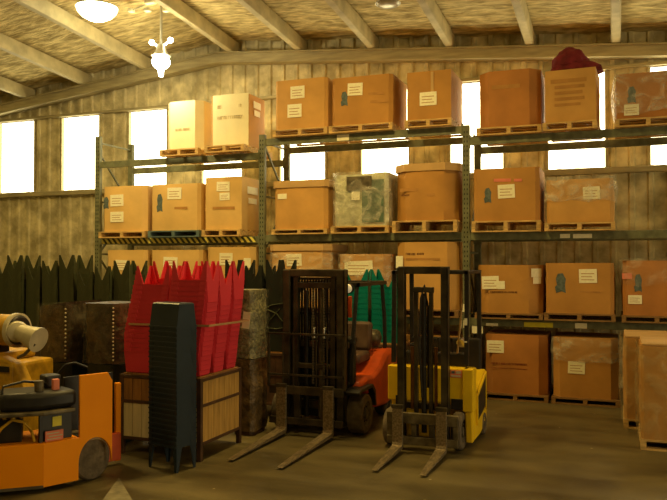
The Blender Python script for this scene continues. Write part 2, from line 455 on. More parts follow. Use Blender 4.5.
MARK = [(-.4,-.5),(.1,-.42),(.5,-.5),(.42,-.1),(.5,.2),(.2,.5),(-.25,.46),(-.42,.2),(-.32,-.1),(-.5,-.2)]
def carton(label, u0, u1, vt, vb, zb=None, m='card', ch=.0, d=.95, Y=11.50, rz=0, bulge=.02, labels=(), marks=(), texts=(), side=(), chl=(), sheet=None,
           lid=None, wrap=None, pal=.12, palbase=None, palm='wood', pname=None, group='cartons on the pallet rack', seed=1, flaps=False):
    a, c = at(u0, (vt+vb)/2, Y), at(u1, (vt+vb)/2, Y); xm = (a.x+c.x)/2
    zt = at((u0+u1)/2, vt, Y).z
    z0 = zb if zb is not None else at((u0+u1)/2, vb, Y).z
    w = c.x-a.x; h = zt-z0
    if lid: h -= .0
    t = thing('carton', label, 'box', (xm, Y+d/2, z0), group, rz)
    T = Vector((xm, Y+d/2, z0))
    body = obj('body', carton_mesh(w, d, h, ch, bulge, seed), m, t, smooth=True, world=False)
    Rz = Matrix.Rotation(-rz, 3, 'Z')
    def loc(u, v):    # onto the plane of the front face
        p = at(u, v, Y)-T; return p
    def bow(x, z): 
        s = 1 if ch <= .02 else (w-2*ch)/w
        tt = (x+w/2-ch)/(w-2*ch); return -bulge*max(0,math.sin(PI*min(1,max(0,tt))))*max(0,math.sin(PI*min(1,max(0,z/h))))*s
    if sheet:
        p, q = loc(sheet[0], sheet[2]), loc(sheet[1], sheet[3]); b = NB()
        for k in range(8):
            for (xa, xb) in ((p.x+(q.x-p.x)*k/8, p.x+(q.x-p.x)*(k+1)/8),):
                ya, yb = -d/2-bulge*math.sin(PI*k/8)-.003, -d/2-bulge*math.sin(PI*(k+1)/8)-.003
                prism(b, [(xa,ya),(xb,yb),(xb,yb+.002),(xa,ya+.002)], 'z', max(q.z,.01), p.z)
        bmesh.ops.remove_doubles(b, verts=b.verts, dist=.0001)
        obj('front_glare_sheet', b, 'cream', t, world=False)  # pale sheet added over the brown front, carrying window glare as colour
    for (ua, ub, va, vb_, mm) in labels:
        p, q = loc(ua, va), loc(ub, vb_)
        cx, cz = (p.x+q.x)/2, (p.z+q.z)/2; yy = -d/2+min(bow(p.x,cz), bow(q.x,cz), bow(cx,cz), bow(cx,q.z), bow(cx,p.z))
        b = NB(); bx(b, p.x, q.x, yy-.006, yy-.003, q.z, p.z, Matrix.Rotation(random.uniform(-.04,.04),3,'Y'))
        lo = obj('shipping_label', b, mm, t, world=False)
        if mm == 'paper' and (ub-ua) > 9:
            g = NB(); lw, lh = q.x-p.x, p.z-q.z
            for k in range(3):
                g = NB(); bx(g, p.x+lw*.12, p.x+lw*(.85-.12*(k%2)), yy-.0070, yy-.0062, q.z+lh*(.2+.22*k), q.z+lh*(.25+.22*k)); obj('printed_line', g, 'faint', lo, world=False)
    for (ua, ub, va, vb_) in marks:
        p, q = loc(ua, va), loc(ub, vb_); cx, cz = (p.x+q.x)/2, (p.z+q.z)/2; yy = -d/2+min(bow(cx,cz), bow(cx,p.z), bow(cx,q.z))
        b = NB(); prism(b, [(cx+px_*(q.x-p.x), cz+pz_*(p.z-q.z)) for px_, pz_ in MARK], 'y', yy-.004, yy-.002)
        obj('printed_mark', b, 'mark', t, world=False)
    for i, (ua, ub, va, vb_, mm) in enumerate(texts):
        p, q = loc(ua, va), loc(ub, vb_); cx, cz = (p.x+q.x)/2, (p.z+q.z)/2; yy = -d/2+bow(cx,cz)
        b = NB()
        if mm == 'faint': bx(b, p.x, q.x, yy-.004, yy-.003, q.z, p.z, Matrix.Rotation(.01,3,'Y'))
        else: glyphs(b, p.x, q.x, q.z, p.z, yy-.003, seed*7+i)
        obj('printed_text' if mm != 'faint' else 'printed_rule', b, mm, t, world=False)
    for (yf, zf, wy, hz) in side:    # labels on the right-hand wall
        b = NB(); s_b = bulge*math.sin(PI*yf)*(d/w)
        bx(b, w/2+s_b+.003, w/2+s_b+.006, -d/2+d*yf-wy/2, -d/2+d*yf+wy/2, h*zf-hz/2, h*zf+hz/2); obj('shipping_label', b, 'paper', t, world=False)
    for (tf, zf, wy, hz) in chl:     # labels on the cut corner
        cpt = Vector((w/2-ch+ch*tf, -d/2+ch*tf, h*zf)); b = NB()
        bx(b, cpt.x-wy/2, cpt.x+wy/2, cpt.y-.002, cpt.y+.002, cpt.z-hz/2, cpt.z+hz/2)
        bmesh.ops.rotate(b, cent=cpt, matrix=Matrix.Rotation(PI/4,3,'Z'), verts=b.verts)
        bmesh.ops.translate(b, verts=b.verts, vec=(.010,-.010,0)); obj('shipping_label', b, 'paper', t, world=False)
    if lid:
        b = carton_mesh(w+.05, d+.05, lid, ch, .004, seed); bmesh.ops.translate(b, verts=b.verts, vec=(0,0,h-lid+.012))
        obj('lid', b, 'lid', t, smooth=True, world=False)
    if flaps:
        b = NB(); bx(b, -w/2, w/2, -d/2+.0, -.004, h+.001, h+.007); bx(b, -w/2, w/2, .004, d/2, h+.001, h+.007)
        obj('flap', b, m, t, world=False)
    if wrap:
        f0, f1, mm = wrap
        b = carton_mesh(w+.05, d+.05, h*(f1-f0), max(ch,.03)+.01, bulge+.02, seed+5)
        bmesh.ops.delete(b, geom=[f for f in b.faces if abs(f.normal.z) > .9 or len(f.verts) > 4], context='FACES')
        bmesh.ops.subdivide_edges(b, edges=b.edges, cuts=1, use_grid_fill=True)
        for v in b.verts:
            nn = noise.noise(Vector((v.co.x*7+seed, v.co.y*7, v.co.z*7)))
            dirn = Vector((v.co.x/w, v.co.y/d, 0)).normalized(); v.co += dirn*abs(nn)*.03
            if v.co.z < .02: v.co.z += .06*noise.noise(Vector((v.co.x*5, v.co.y*5, seed)))
        bmesh.ops.translate(b, verts=b.verts, vec=(0,0,h*f0))
        obj('stretch_wrap', b, mm, t, smooth=True, world=False)
    if pal:
        pz = palbase if palbase is not None else z0-pal
        make_pallet(pname, (xm, Y+d/2+.03, pz), min(w+.04, 1.1), 1.12, z0-pz, 'pallets under the cartons', palm, rz)
    return t, w, d, h
def PN(s): return 'pallet under ' + s
L3 = (4.01, 4.24, 4.05); L2 = (2.55, 2.57, 2.56); L1 = 1.23
P_ = 'paper'
def K(label, pn, u0, u1, vt, lev, **k):
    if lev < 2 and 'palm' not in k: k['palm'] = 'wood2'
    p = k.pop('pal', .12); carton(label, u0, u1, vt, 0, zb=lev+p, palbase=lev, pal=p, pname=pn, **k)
# top level
K('carton pale with window glare, standing alone nearest the left end of the top shelf', 'pallet under the leftmost glare-pale carton of the top shelf', 165,201,101, L3[0], m='cream', ch=.12, d=.8, seed=2, texts=[(176,192,129,130,'faintcream')])
K('brown carton with glare-pale front and two white labels on its side, top shelf', 'pallet under the glare-fronted brown carton on the top shelf', 212,249,95, L3[0], m='card2', sheet=(213,248.5,96,147), d=.62, seed=3, side=[(.45,.82,.28,.12),(.45,.66,.22,.1)], texts=[(218,243,106,107,'faintcream'),(218,243,117,118,'faintcream')])
K('brown carton with two square white labels one above the other, top shelf', 'pallet under the top shelf carton with two square labels', 275,327,79, L3[1], m='card2', ch=.05, seed=4, labels=[(291,305,87,98,P_),(288,302,105,117,P_)])
K('wide brown carton with one high label beside a blue mark, top shelf, middle bay', 'pallet under the wide top shelf carton with a blue mark', 331,392,76, L3[1], ch=.06, seed=5, labels=[(348,363,84,95,P_)], marks=[(341,348,92,106)], texts=[(368,384,93,94.2,'faint'),(366,388,101,102.2,'faint')])
K('tall brown carton with central label and vertical tape, right end of middle top shelf', 'pallet under the taped carton at the right end of the middle top shelf', 407,451,71, L3[1], m='card', d=.9, seed=6, labels=[(420,437,93,105,P_),(431,434,72,92,'lid')])
K('large unlabelled brown carton first on the top shelf of the right bay', 'pallet under the unlabelled carton first on the right top shelf', 478,540,70, L3[2], m='card3', ch=.16, seed=7, texts=[(492,520,86,87.5,'faint')])
K('brown carton printed with rows of faint lines, a maroon bundle on top', 'pallet under the top shelf carton with the maroon bundle', 546,597,69, L3[2], m='card2', d=.8, rz=-.05, bulge=.008, seed=8,
  texts=[(552,588,80,80.9,'faint'),(556,586,86,86.9,'faint'),(556,584,92,92.9,'faint'),(556,586,98,98.9,'faint'),(556,582,104,104.9,'faint')])
K('reddish carton in clear wrap at the right end of the top shelf', 'pallet under the film-wrapped carton at the right end of the top shelf', 616,680,72, L3[2], m='card3', seed=9, labels=[(624,639,105,115,P_)], marks=[(627,636,87,103)], wrap=(.12,1.0,'film'))
# second level
K('brown carton with two stacked labels and blue mark, leftmost on the second shelf', 'pallet under the leftmost carton of the second shelf', 102,146,186, L2[0], m='card4', ch=.08, seed=10, labels=[(111,124,195,206,P_),(111,124,212,222,P_)], marks=[(103.5,109,197,209)])
K('tan carton on a blue pallet, second in the left bay, one high label', 'blue painted pallet on the second shelf of the left bay', 151,200,184, L2[0], m='card4', ch=.05, seed=11, labels=[(168,182,188,199,P_)], marks=[(157,163,194,212)], palm='blue', texts=[(175,188,207,209,'faint')])
K('tan carton pale with window haze, with labels on its front and its right side, left bay second shelf', 'pallet under the carton labelled on two sides, left bay second shelf', 206,242,177, L2[0], m='card4', d=.85, bulge=.01, seed=12, labels=[(217,230,182,191,P_),(220,230,193,200,P_)], side=[(.45,.76,.4,.13),(.45,.56,.32,.1)], texts=[(213,235,207,209,'faint')])
K('lidded tan carton with one small corner label, first of middle bay second shelf', 'pallet under the lidded carton first on the middle second shelf', 274,327,181, L2[1], m='card2', ch=.06, seed=13, lid=.12, labels=[(278,287,194,199,P_)], pal=.09)
K('lidded brown carton, largest on the second shelf, beside the silver wrapped load', 'deep double pallet under the large lidded carton, middle bay second shelf', 394,456,164, L2[1], m='card', ch=.2, seed=15, lid=.12, pal=.19, bulge=.03, texts=[(401,411,194.5,196,'ink'),(427,435,193.5,196,'faint'),(400,428,189,191,'faint')])
K('square brown carton with central label and blue mark, right bay second shelf', 'deep pallet under the square carton, right bay second shelf', 473,539,168, L2[2], m='card', ch=.06, seed=16, pal=.17, labels=[(498,515,185,198,P_),(494,511,179,181.5,'pink'),(514,522,179,181.5,'pink')], marks=[(484,491.5,188,203)])
K('low brown carton with crumpled clear film over its upper half', 'pallet under the half film-covered carton, second shelf', 546,613,179, L2[2], m='card2', ch=.05, d=.8, seed=17, wrap=(.5,1.06,'film'), labels=[(583,600,187,199,P_)])
# first level
K('brown carton with one label, leftmost on the first shelf behind dark stools', 'pallet under the leftmost carton of the first shelf', 107,147,250, L1, m='card4', ch=.05, seed=18, labels=[(116,129,260,270,P_)])
K('tan carton with one label on the first shelf above the red stools', 'pallet under the first shelf carton above the red stools', 151,202,250, L1, m='card4', ch=.05, seed=19, labels=[(164,178,257,268,P_)])
K('tan carton with two high labels, right end of left bay first shelf', 'pallet under the right carton of the left bay first shelf', 206,254,247, L1, m='card4', ch=.08, seed=20, labels=[(220,233,253,265,P_),(244,251,258,268,P_)])
K('film-wrapped lidded carton on the first shelf above the black forklift mast', 'pallet under the lidded carton above the black forklift', 269,329,245, L1, m='card2', ch=.12, seed=21, lid=.11, labels=[(287,302,254,266,P_)], wrap=(.1,.88,'film'))
K('film-wrapped carton with a wide label, middle of the first shelf behind teal stools', 'pallet under the wide-label carton behind the teal stools', 338,389,254, L1, m='card', ch=.1, seed=22, labels=[(345,373,261,275,P_)], wrap=(.1,1.0,'film'))
K('brown carton on the first shelf seen through the yellow forklift mast', 'pallet behind the yellow forklift mast', 395,457,242, L1, m='card2', ch=.16, seed=23, labels=[(396,403,256,268,P_)], texts=[(406,424,253,255,'ink'),(406,440,258,260,'faint')])
K('brown carton with overlapping labels and a labelled cut corner, right bay first shelf', 'pallet under the carton with the labelled cut corner', 476,541,265, L1, m='card', ch=.19, seed=24, pal=.09, labels=[(482,499,276,289,P_),(498,505,281,289,P_)], chl=[(.5,.84,.19,.13),(.55,.68,.15,.1)], texts=[(487,517,291,293,'ink')])
K('brown carton with one high label and dark mark, middle of right bay first shelf', 'pallet under the middle carton of the right bay first shelf', 545,613,263, L1, m='card', ch=.05, seed=25, pal=.11, labels=[(579,597,269,283,P_)], marks=[(555,566,273,293)], texts=[(580,600,291,292.5,'faint')])
K('brown carton with pink and white labels at the right edge of the first shelf', 'pallet at the right edge of the first shelf', 622,690,261, L1, m='card3', ch=.05, seed=26, pal=.10, labels=[(622,632,273,279,'pink'),(628,642,295,304,P_)], marks=[(634,642,274,292)], flaps=True, wrap=(.55,1.05,'film2'))
# floor level
K('red-brown floor carton with dark red printing, beside the yellow forklift', 'pallet under the floor carton beside the yellow forklift', 484,546,335, .0, m='card3', ch=.12, seed=27, pal=.10, labels=[(487,504,340,353,P_)], texts=[(491,528,362,365.5,'redink'),(489,528,367.5,369,'redink')])
K('film-topped floor carton with one central label, under the right bay', 'pallet under the film-topped floor carton', 552,617,338, .0, m='card', ch=.1, seed=28, pal=.10, labels=[(568,585,361,374,P_)], wrap=(.62,1.0,'film'))
K('brown floor carton in shadow behind the black forklift', 'pallet under the floor carton behind the black forklift', 330,388,338, .0, m='card', ch=.08, seed=29, pal=.10)
K('brown floor carton in shadow behind the yellow forklift', 'pallet under the floor carton behind the yellow forklift', 400,458,336, .0, m='card', ch=.08, seed=30, pal=.10)

# silver wrapped load, second shelf
a, c = at(334,200,11.5), at(388,200,11.5); zt = at(360,173,11.5).z; z0 = L2[1]+.12
xm, w = (a.x+c.x)/2, c.x-a.x; h = zt-z0
t = thing('wrapped_load', 'silver and green film-wrapped load on the second shelf, middle bay', 'wrapped load', (xm, 11.95, z0))
b = carton_mesh(w, .9, h, .05, .02, 40)
for v in b.verts:
    if v.co.z > h*.9: v.co.z -= .06*max(0, noise.noise(Vector((v.co.x*6, 0, 1)))+.3)
obj('body', b, 'silver', t, smooth=True, world=False)
b = NB(); p, q = at(362,180,11.48), at(384,222,11.48); bx(b, p.x-xm, q.x-xm, -.482, -.472, q.z-z0, p.z-z0); obj('green_panel', b, 'greenpanel', t, bevel=.003, world=False)
b = NB(); p, q = at(347,177,11.48), at(372,190,11.48); bx(b, p.x-xm, q.x-xm, -.498, -.484, q.z-z0, p.z-z0); obj('torn_flap', b, 'carriage', t, world=False)
b = NB(); p, q = at(352,192,11.48), at(360,200,11.48); bx(b, p.x-xm, q.x-xm, -.486, -.482, q.z-z0, p.z-z0); obj('shipping_label', b, 'paper', t, world=False)
b = carton_mesh(w+.05, .95, h+.02, .06, .03, 41)
bmesh.ops.delete(b, geom=[f for f in b.faces if len(f.verts) > 4], context='FACES')
for v in b.verts: v.co += Vector((v.co.x, v.co.y, 0)).normalized()*abs(noise.noise(v.co*6))*.03
obj('stretch_wrap', b, 'film', t, smooth=True, world=False)
make_pallet('pallet under the silver wrapped load', (xm, 11.98, L2[1]), w+.06, 1.12, .12, 'pallets under the cartons')

# maroon bundle
p0 = at(569,68,11.9)
b = NB(); bmesh.ops.create_icosphere(b, subdivisions=4, radius=1)
zc = 5.02
for v in b.verts:
    n_ = 1+.12*noise.noise(v.co*2.2)+.06*noise.noise(v.co*5)
    v.co = Vector((v.co.x*.24*n_, v.co.y*.22*n_, (v.co.z*.2*n_ if v.co.z > 0 else v.co.z*.03)))
bundle = obj('fabric_bundle', b, 'maroon', None, smooth=True)
bundle.scale = (1.15,1,1.45); bundle.location = (p0.x+.02, 11.85, zc+.07)
tag(bundle, 'dark maroon fabric bundle lying on a top shelf carton', 'bundle')
b = NB(); bmesh.ops.create_icosphere(b, subdivisions=3, radius=1)
for v in b.verts:
    n_ = 1+.15*noise.noise(v.co*2.7+Vector((4,0,0)))
    v.co = Vector((v.co.x*.36*n_+.06, v.co.y*.26*n_, max(-.02, v.co.z*.11*n_)))
obj('brim', b, 'maroon', bundle, smooth=True, world=False).location = (0,0,-.06)

# film-wrapped cartons at the right edge of the floor
def floorload(label, X0, X1, Y0, Y1, z0, z1, seed, pn, m='card'):
    w, d, h = X1-X0, Y1-Y0, z1-z0
    t = thing('wrapped_carton', label, 'wrapped load', ((X0+X1)/2, (Y0+Y1)/2, z0), 'film-wrapped cartons on the floor')
    obj('body', carton_mesh(w, d, h, .03, .02, seed), m, t, smooth=True, world=False)
    b = carton_mesh(w+.05, d+.05, h+.01, .05, .03, seed+1)
    bmesh.ops.delete(b, geom=[f for f in b.faces if len(f.verts) > 4], context='FACES')
    bmesh.ops.subdivide_edges(b, edges=b.edges, cuts=1, use_grid_fill=True)
    for v in b.verts: v.co += Vector((v.co.x, v.co.y, 0)).normalized()*abs(noise.noise(v.co*9))*.045
    obj('stretch_wrap', b, 'film4', t, smooth=True, world=False)
    b = NB(); bx(b, -w/2+.01, w/2-.01, -d/2+.01, d/2-.01, h+.002, h+.03); obj('lid', b, 'lid', t, bevel=.01, world=False)
    make_pallet(pn, ((X0+X1)/2, (Y0+Y1)/2, 0), w+.02, d+.02, z0, 'pallets on the floor at the right edge')
floorload('tall film-wrapped tan carton nearest the camera at the right edge', .25, 1.3, 9.0, 9.84, .12, 1.16, 50, 'floor pallet under the nearest wrapped carton at the right edge')
floorload('film-wrapped tan carton behind another one at the right edge', .08, 1.2, 10.08, 10.98, .12, 1.14, 55, 'floor pallet under the rear wrapped carton at the right edge')

# ------------------------------------------------------------------ nested stacking stools
def stool_parts(w=.42, d=.27, hb=.25, hl=.20, lip=.004, lw=1.0, lf=.085):
    """upright: feet at z=0, flared skirt above; returns body bm and four leg bms"""
    H_ = hb+hl; tf, ts = .035, .003            # taper of front and of side over the skirt
    body = NB()
    def ring(z, off=0):
        k = (H_-z)/hb
        return [body.verts.new(p) for p in ((-w/2+ts*(1-k)-off,-d/2+tf*(1-k)-off,z),(w/2-ts*(1-k)+off,-d/2+tf*(1-k)-off,z),(w/2-ts*(1-k)+off,d/2-tf*(1-k)+off,z),(-w/2+ts*(1-k)-off,d/2-tf*(1-k)+off,z))]
    r = [ring(hl-.0, lip), ring(hl+.016, lip), ring(hl+.0161, 0), ring(H_-.012, 0), ring(H_, -.012)]
    for v, sg in zip(r[0]+r[1], (1,-1,-1,1)*2): v.co.x += sg*lip
    for A, B in zip(r, r[1:]):
        for i in range(4): body.faces.new([A[i],A[(i+1)%4],B[(i+1)%4],B[i]])
    body.faces.new(r[-1])
    legs = []
    for sx in (-1,1):
        for sy in (-1,1):
            g = NB(); x, y = sx*w/2, sy*d/2; th = .006
            # front plate
            prism(g, [(x, 0), (x-sx*.022, 0), (x-sx*lf*lw, hl), (x, hl)], 'y', y, y-sy*th)
            prism(g, [(y, 0), (y-sy*.03, 0), (y-sy*(d/2-.008)*lw, hl), (y, hl)], 'x', x, x-sx*th)
            legs.append(g)
    return body, legs
def make_stool(m, parts=True, **k):
    body, legs = stool_parts(**k)
    if parts:
        o = obj('stacking_stool', body, m, None)
        for g in legs: obj('leg', g, m, o)
    else:
        for g in legs:
            me = bpy.data.meshes.new('tmp'); g.to_mesh(me); g.free(); body.from_mesh(me); bpy.data.meshes.remove(me)
        o = obj('stacking_stool', body, m, None)
    return o
used = {}
def stack(proto, x, y, z, n, pitch, inverted, label, group, lean=(0,0), rz=0, sc_=1.0):
    for i in range(n):
        if proto.name not in used: used[proto.name] = 1; o = proto
        else: o = copy_tree(proto)
        jx, jy = random.uniform(-.002,.002), random.uniform(-.001,.001)
        zz = z+i*pitch+(.45*sc_ if inverted else 0)
        o.location = (x+lean[0]*i+jx, y+lean[1]*i+jy, zz)
        o.rotation_euler = (PI if inverted else 0, 0, rz); o.scale = (sc_,)*3
        tag(o, label, 'stool', group)
    return z+(n-1)*pitch+.45*sc_
red = make_stool('rimred', lip=.007); navy = make_stool('navy', lip=.012, lw=.62, hl=.24, w=.40); green = make_stool('green', False); blk = make_stool('blackp', False); teal = make_stool('teal', False, lf=.15, hl=.26)

# ------------------------------------------------------------------ plank-sided crate under the red stools
def crate(label, X0, X1, Y0, Y1, group=None, pale=True):
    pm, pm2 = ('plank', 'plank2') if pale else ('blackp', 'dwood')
    t = thing('plank_crate', label, 'crate', ((X0+X1)/2, (Y0+Y1)/2, 0), group)
    for (x, y) in ((X0,Y0),(X1,Y0),(X0,Y1),(X1,Y1)):
        b = NB(); sx = .05 if x == X0 else -.05; sy = .05 if y == Y0 else -.05
        bx(b, min(x,x+sx), max(x,x+sx), min(y,y+sy), max(y,y+sy), 0, .87); obj('corner_post', b, 'dwood', t, bevel=.004)
    for z in (.16, .56, .83):
        b = NB()
        bx(b, X0+.05, X1-.05, Y0, Y0+.03, z, z+.035); bx(b, X0+.05, X1-.05, Y1-.03, Y1, z, z+.035)
        bx(b, X0, X0+.03, Y0+.05, Y1-.05, z, z+.035); bx(b, X1-.03, X1, Y0+.05, Y1-.05, z, z+.035)
        obj('rail', b, 'dwood', t, bevel=.003)
    def planks(bm, x0, x1, ya, yb, z0, z1, along):
        L = (x1-x0); k = max(3, int(L/.115))
        for i in range(k):
            p0, p1 = x0+L*i/k+.003, x0+L*(i+1)/k-.003
            if along == 'x': bx(bm, p0, p1, ya, yb, z0, z1)
            else: bx(bm, ya, yb, p0, p1, z0, z1)
    b = NB(); planks(b, X0+.05, X1-.05, Y0+.008, Y0+.022, .595, .83, 'x'); obj('upper_front_planks', b, pm2, t)
    b = NB(); planks(b, X0+.05, X1-.05, Y0+.008, Y0+.022, .195, .56, 'x'); obj('lower_front_planks', b, 'plank3' if pale else 'dwood', t)
    for (za, zb) in ((.195,.56),(.595,.83)):
        for xq in (X1-.022, X0+.008):
            b = NB(); planks(b, Y0+.05, Y1-.05, xq, xq+.014, za, zb, 'y'); obj('side_planks', b, pm, t)
    b = NB(); planks(b, X0+.05, X1-.05, Y1-.022, Y1-.008, .195, .83, 'x'); obj('back_planks', b, pm, t)
    b = NB(); bx(b, X0+.03, X1-.03, Y0+.03, Y1-.03, .865, .88); obj('top_board', b, 'plank2', t)
    b = NB(); bx(b, X0+.03, X1-.03, Y0+.03, Y1-.03, .18, .2); obj('bottom_board', b, 'plank2', t)
crate('waist-high plank-sided crate with dark frame holding the red stools', -5.12, -4.09, 6.79, 7.70)
g_ = 'red plastic stools stacked on the plank crate'
xs = [(-4.87, .0115), (-4.345, .0065)]
names = {(0,0):'front left',(1,0):'front right',(0,1):'middle left',(1,1):'middle right',(0,2):'rear left',(1,2):'rear right'}
for r, yy in enumerate((6.95, 7.24, 7.53)):
    for c_, (xx, ln) in enumerate(xs):
        stack(red, xx, yy, .88, 15 if (r+c_)%2 == 0 else 16, .052, True, 'red upside-down stool in the %s stack on the plank crate' % names[(c_, r)], g_, (ln, 0), 0)
# strap round the red stacks
b = NB(); zs = 1.42
x0s, x1s = -5.00, -3.995
for (p, q) in (((x0s,6.79,zs),(x1s,6.79,zs+.01)),((x1s,6.79,zs+.01),(x1s,7.70,zs)),((x1s,7.70,zs),(x0s,7.70,zs)),((x0s,7.70,zs),(x0s,6.79,zs))): bar(b, p, q, .006, .022)
o = obj('packing_strap', b, 'strap'); tag(o, 'thin tan strap tied around the red stool stacks', 'strap')
# navy stack standing on the floor, in front
stack(navy, -4.26, 6.52, 0, 24, .052, False, 'dark navy stool in the upright stack before the plank crate', 'dark navy plastic stools stacked in front', (0, .0), -.24, 1.0)

# dark olive, black and teal stacks behind
rnd = random.Random(5)
G = 'dark olive stools stacked upside down at the left'
cols = [(k, nm) for k, nm in enumerate(('leftmost','second from left','third from left','fourth from left','fifth from left','sixth from left','seventh from left','eighth from left','ninth from left, nearest the red stools'))]
P1 = at(0,300,8.75).x
for i, (u, nm) in enumerate(cols):
    Y = 8.75
    x = -8.93+.315*u
    stack(green, x, Y+rnd.uniform(-.04,.04), .88, 10+(i*7)%3-(1 if i > 5 else 0), .08, True, 'dark olive upside-down stool in the stack %s' % nm, G, (rnd.uniform(-.0015,.0015),0), PI/2+rnd.uniform(-.05,.05), .98)
crate('dark shadowed plank crate at far left under the olive stools', at(-6,300,8.5).x, at(64,300,8.5).x, 8.5, 9.2, 'crates under the dark stools', False)
crate('dark shadowed plank crate under the olive stools nearer the red stacks', at(68,300,8.5).x, at(141,300,8.5).x, 8.5, 9.2, 'crates under the dark stools', False)
G = 'black stools stacked upside down behind the black forklift'
for i, (u, nm) in enumerate(((-4.98,'left'),(-4.66,'middle'),(-4.34,'right'))):
    stack(blk, u, 9.33, .88, 11-(i%2), .08, True, 'black stool in the %s stack between the red stools and black forklift' % nm, G, (0,0), PI/2+rnd.uniform(-.04,.04))
crate('dark plank crate under the black stools', -5.15, -4.14, 9.08, 9.6, 'crates under the dark stools', False)
G = 'teal stools stacked upside down behind the black forklift'
for i, (u, nm) in enumerate(((356,'left'),(388,'right'))):
    stack(teal, at(u,300,10.85).x, 10.85, .88, (9,9)[i], .08, True, 'teal stool in the %s upside-down stack behind the black forklift' % nm, G, (0,0), (.10,-.06)[i], 1.04)
crate('plank crate under the teal stools behind the black forklift', at(338,300,10.6).x, at(404,300,10.6).x, 10.6, 11.2, 'crates under the dark stools', False)

b = NB(); Yr = 9.113
tube(b, [at(u,v,Yr) for u,v in ((262,310),(272,305),(285,303),(276,313),(264,327),(276,329),(287,327),(277,314),(264,308))], .008)
tag(obj('rope', b, 'green'), 'thin olive rope crossed over the black stools', 'rope')

# ------------------------------------------------------------------ wrapped bundles
def bundle_stack(name, label, X0, X1, Y0, Y1, tiers, studs=0, lab=None, slant=0):
    t = thing(name, label, 'wrapped load', ((X0+X1)/2, (Y0+Y1)/2, 0), 'film-wrapped bundles on the floor')
    w, d = X1-X0, Y1-Y0
    for k, (z0, z1, m, grow) in enumerate(tiers):
        b = carton_mesh(w*grow, d*grow, z1-z0, .05, .02, k+int(X0*10))
        bmesh.ops.subdivide_edges(b, edges=b.edges, cuts=1, use_grid_fill=True)
        for v in b.verts:
            v.co += Vector((v.co.x, v.co.y, 0)).normalized()*noise.noise(v.co*8)*.025
            if v.co.z > (z1-z0)*.9 and k == len(tiers)-1: v.co.z += slant*v.co.x
        bmesh.ops.translate(b, verts=b.verts, vec=(0,0,z0)); obj('body', b, m, t, smooth=True, world=False)
    z0, z1 = tiers[-1][0], tiers[-1][1]; g = tiers[-1][3]
    b = carton_mesh(w*g+.06, d*g+.06, z1-z0, .07, .03, 77)
    bmesh.ops.delete(b, geom=[f for f in b.faces if len(f.verts) > 4], context='FACES')
    bmesh.ops.subdivide_edges(b, edges=b.edges, cuts=1, use_grid_fill=True)
    for v in b.verts: v.co += Vector((v.co.x, v.co.y, 0)).normalized()*abs(noise.noise(v.co*9))*.04
    bmesh.ops.translate(b, verts=b.verts, vec=(0,0,z0)); obj('stretch_wrap', b, 'film3', t, smooth=True, world=False)
    for i in range(studs):
        b = NB(); zz = z0+.05+(z1-z0-.1)*i/(studs-1)
        lathe(b, [(0,.008),(.008,.012),(.02,.008),(.026,.002)], (w*g/2-.03, -d*g/2-.025, zz), (.3,-1,.1), 8); obj('leg_tip', b, 'pale', t, smooth=True, world=False)
    if lab:
        (x, z, lw, lh) = lab; b = NB(); bx(b, x-lw/2, x+lw/2, -d*g/2-.07, -d*g/2-.066, z-lh/2, z+lh/2, Matrix.Rotation(.12,3,'Y')); obj('shipping_label', b, 'paper', t, world=False)
    return t
bundle_stack('wrapped_bundle', 'dark brown wrapped bundle directly left of the red stools, pale tips on its edge', -5.80, -5.33, 7.02, 7.6, [(0,.92,'blackp',1.0),(.93,1.62,'darkload',1.0)], 15)
bundle_stack('wrapped_bundle', 'dark green-brown wrapped bundle beside the pale tank', -6.44, -5.97, 6.98, 7.6, [(0,.92,'blackp',1.0),(.93,1.60,'darkload',1.0)], 13, slant=.15)
bundle_stack('wrapped_bundle', 'narrow grey bundle with one label, beside the red stools', -4.40, -4.09, 8.0, 8.42, [(0,.05,'dwood',.9),(.05,.92,'brownload',1.0),(.93,1.76,'greyload',.95)], 0, (0.085,1.40,.10,.2))

# ------------------------------------------------------------------ black and red forklift
T = thing('forklift', 'black-masted forklift with orange-red body and long worn forks', 'forklift', (-3.44, 9.2, 0))
mr = thing_mast = None
b = NB()
for x in (-3.80, -3.09):     # outer channels
    bx(b, x-.045, x+.045, 8.30, 8.34, .12, 2.0); bx(b, x-.045, x+.045, 8.42, 8.46, .12, 2.0); s = -.045 if x < -3.4 else .033
    bx(b, x+s, x+s+.012, 8.30, 8.46, .12, 2.0)
outer = obj('outer_mast', b, 'mast', T, bevel=.004)
for q in ((8.31,8.45,1.92,2.01),(8.44,8.50,1.05,1.13),(8.44,8.50,.3,.4)):
    b = NB(); bx(b, -3.85, -3.04, *q); obj('cross_member', b, 'mast', outer, bevel=.01)
b = NB()
for x in (-3.69, -3.20):
    bx(b, x-.03, x+.03, 8.34, 8.42, .15, 1.95)
obj('inner_mast', b, 'mast', T, bevel=.004)
for q in ((1.78,1.85),(.8,.86)):
    b = NB(); bx(b, -3.70, -3.19, 8.35, 8.41, *q); obj('inner_cross_member', b, 'mast', T, bevel=.006)
b = NB()
for k in range(17): x = -3.74+.038*k; bx(b, x-.013, x+.013, 8.475, 8.49, .62, 1.90)
for z in (.62,1.02,1.45,1.88): bx(b, -3.76, -3.13, 8.47, 8.495, z, z+.03)
obj('added_mast_dark_screen', b, 'black', T)  # slatted screen added to darken the gap between the mast rails
b = NB(); cyl(b, (-3.38,8.42,.2), (-3.38,8.42,1.2), .035); cyl(b, (-3.38,8.42,1.2), (-3.38,8.42,1.8), .022); obj('lift_cylinder', b, 'carriage', T, smooth=True)
b = NB(); cyl(b, (-3.58,8.43,.2), (-3.58,8.43,1.75), .03); obj('lift_cylinder', b, 'black', T, smooth=True)
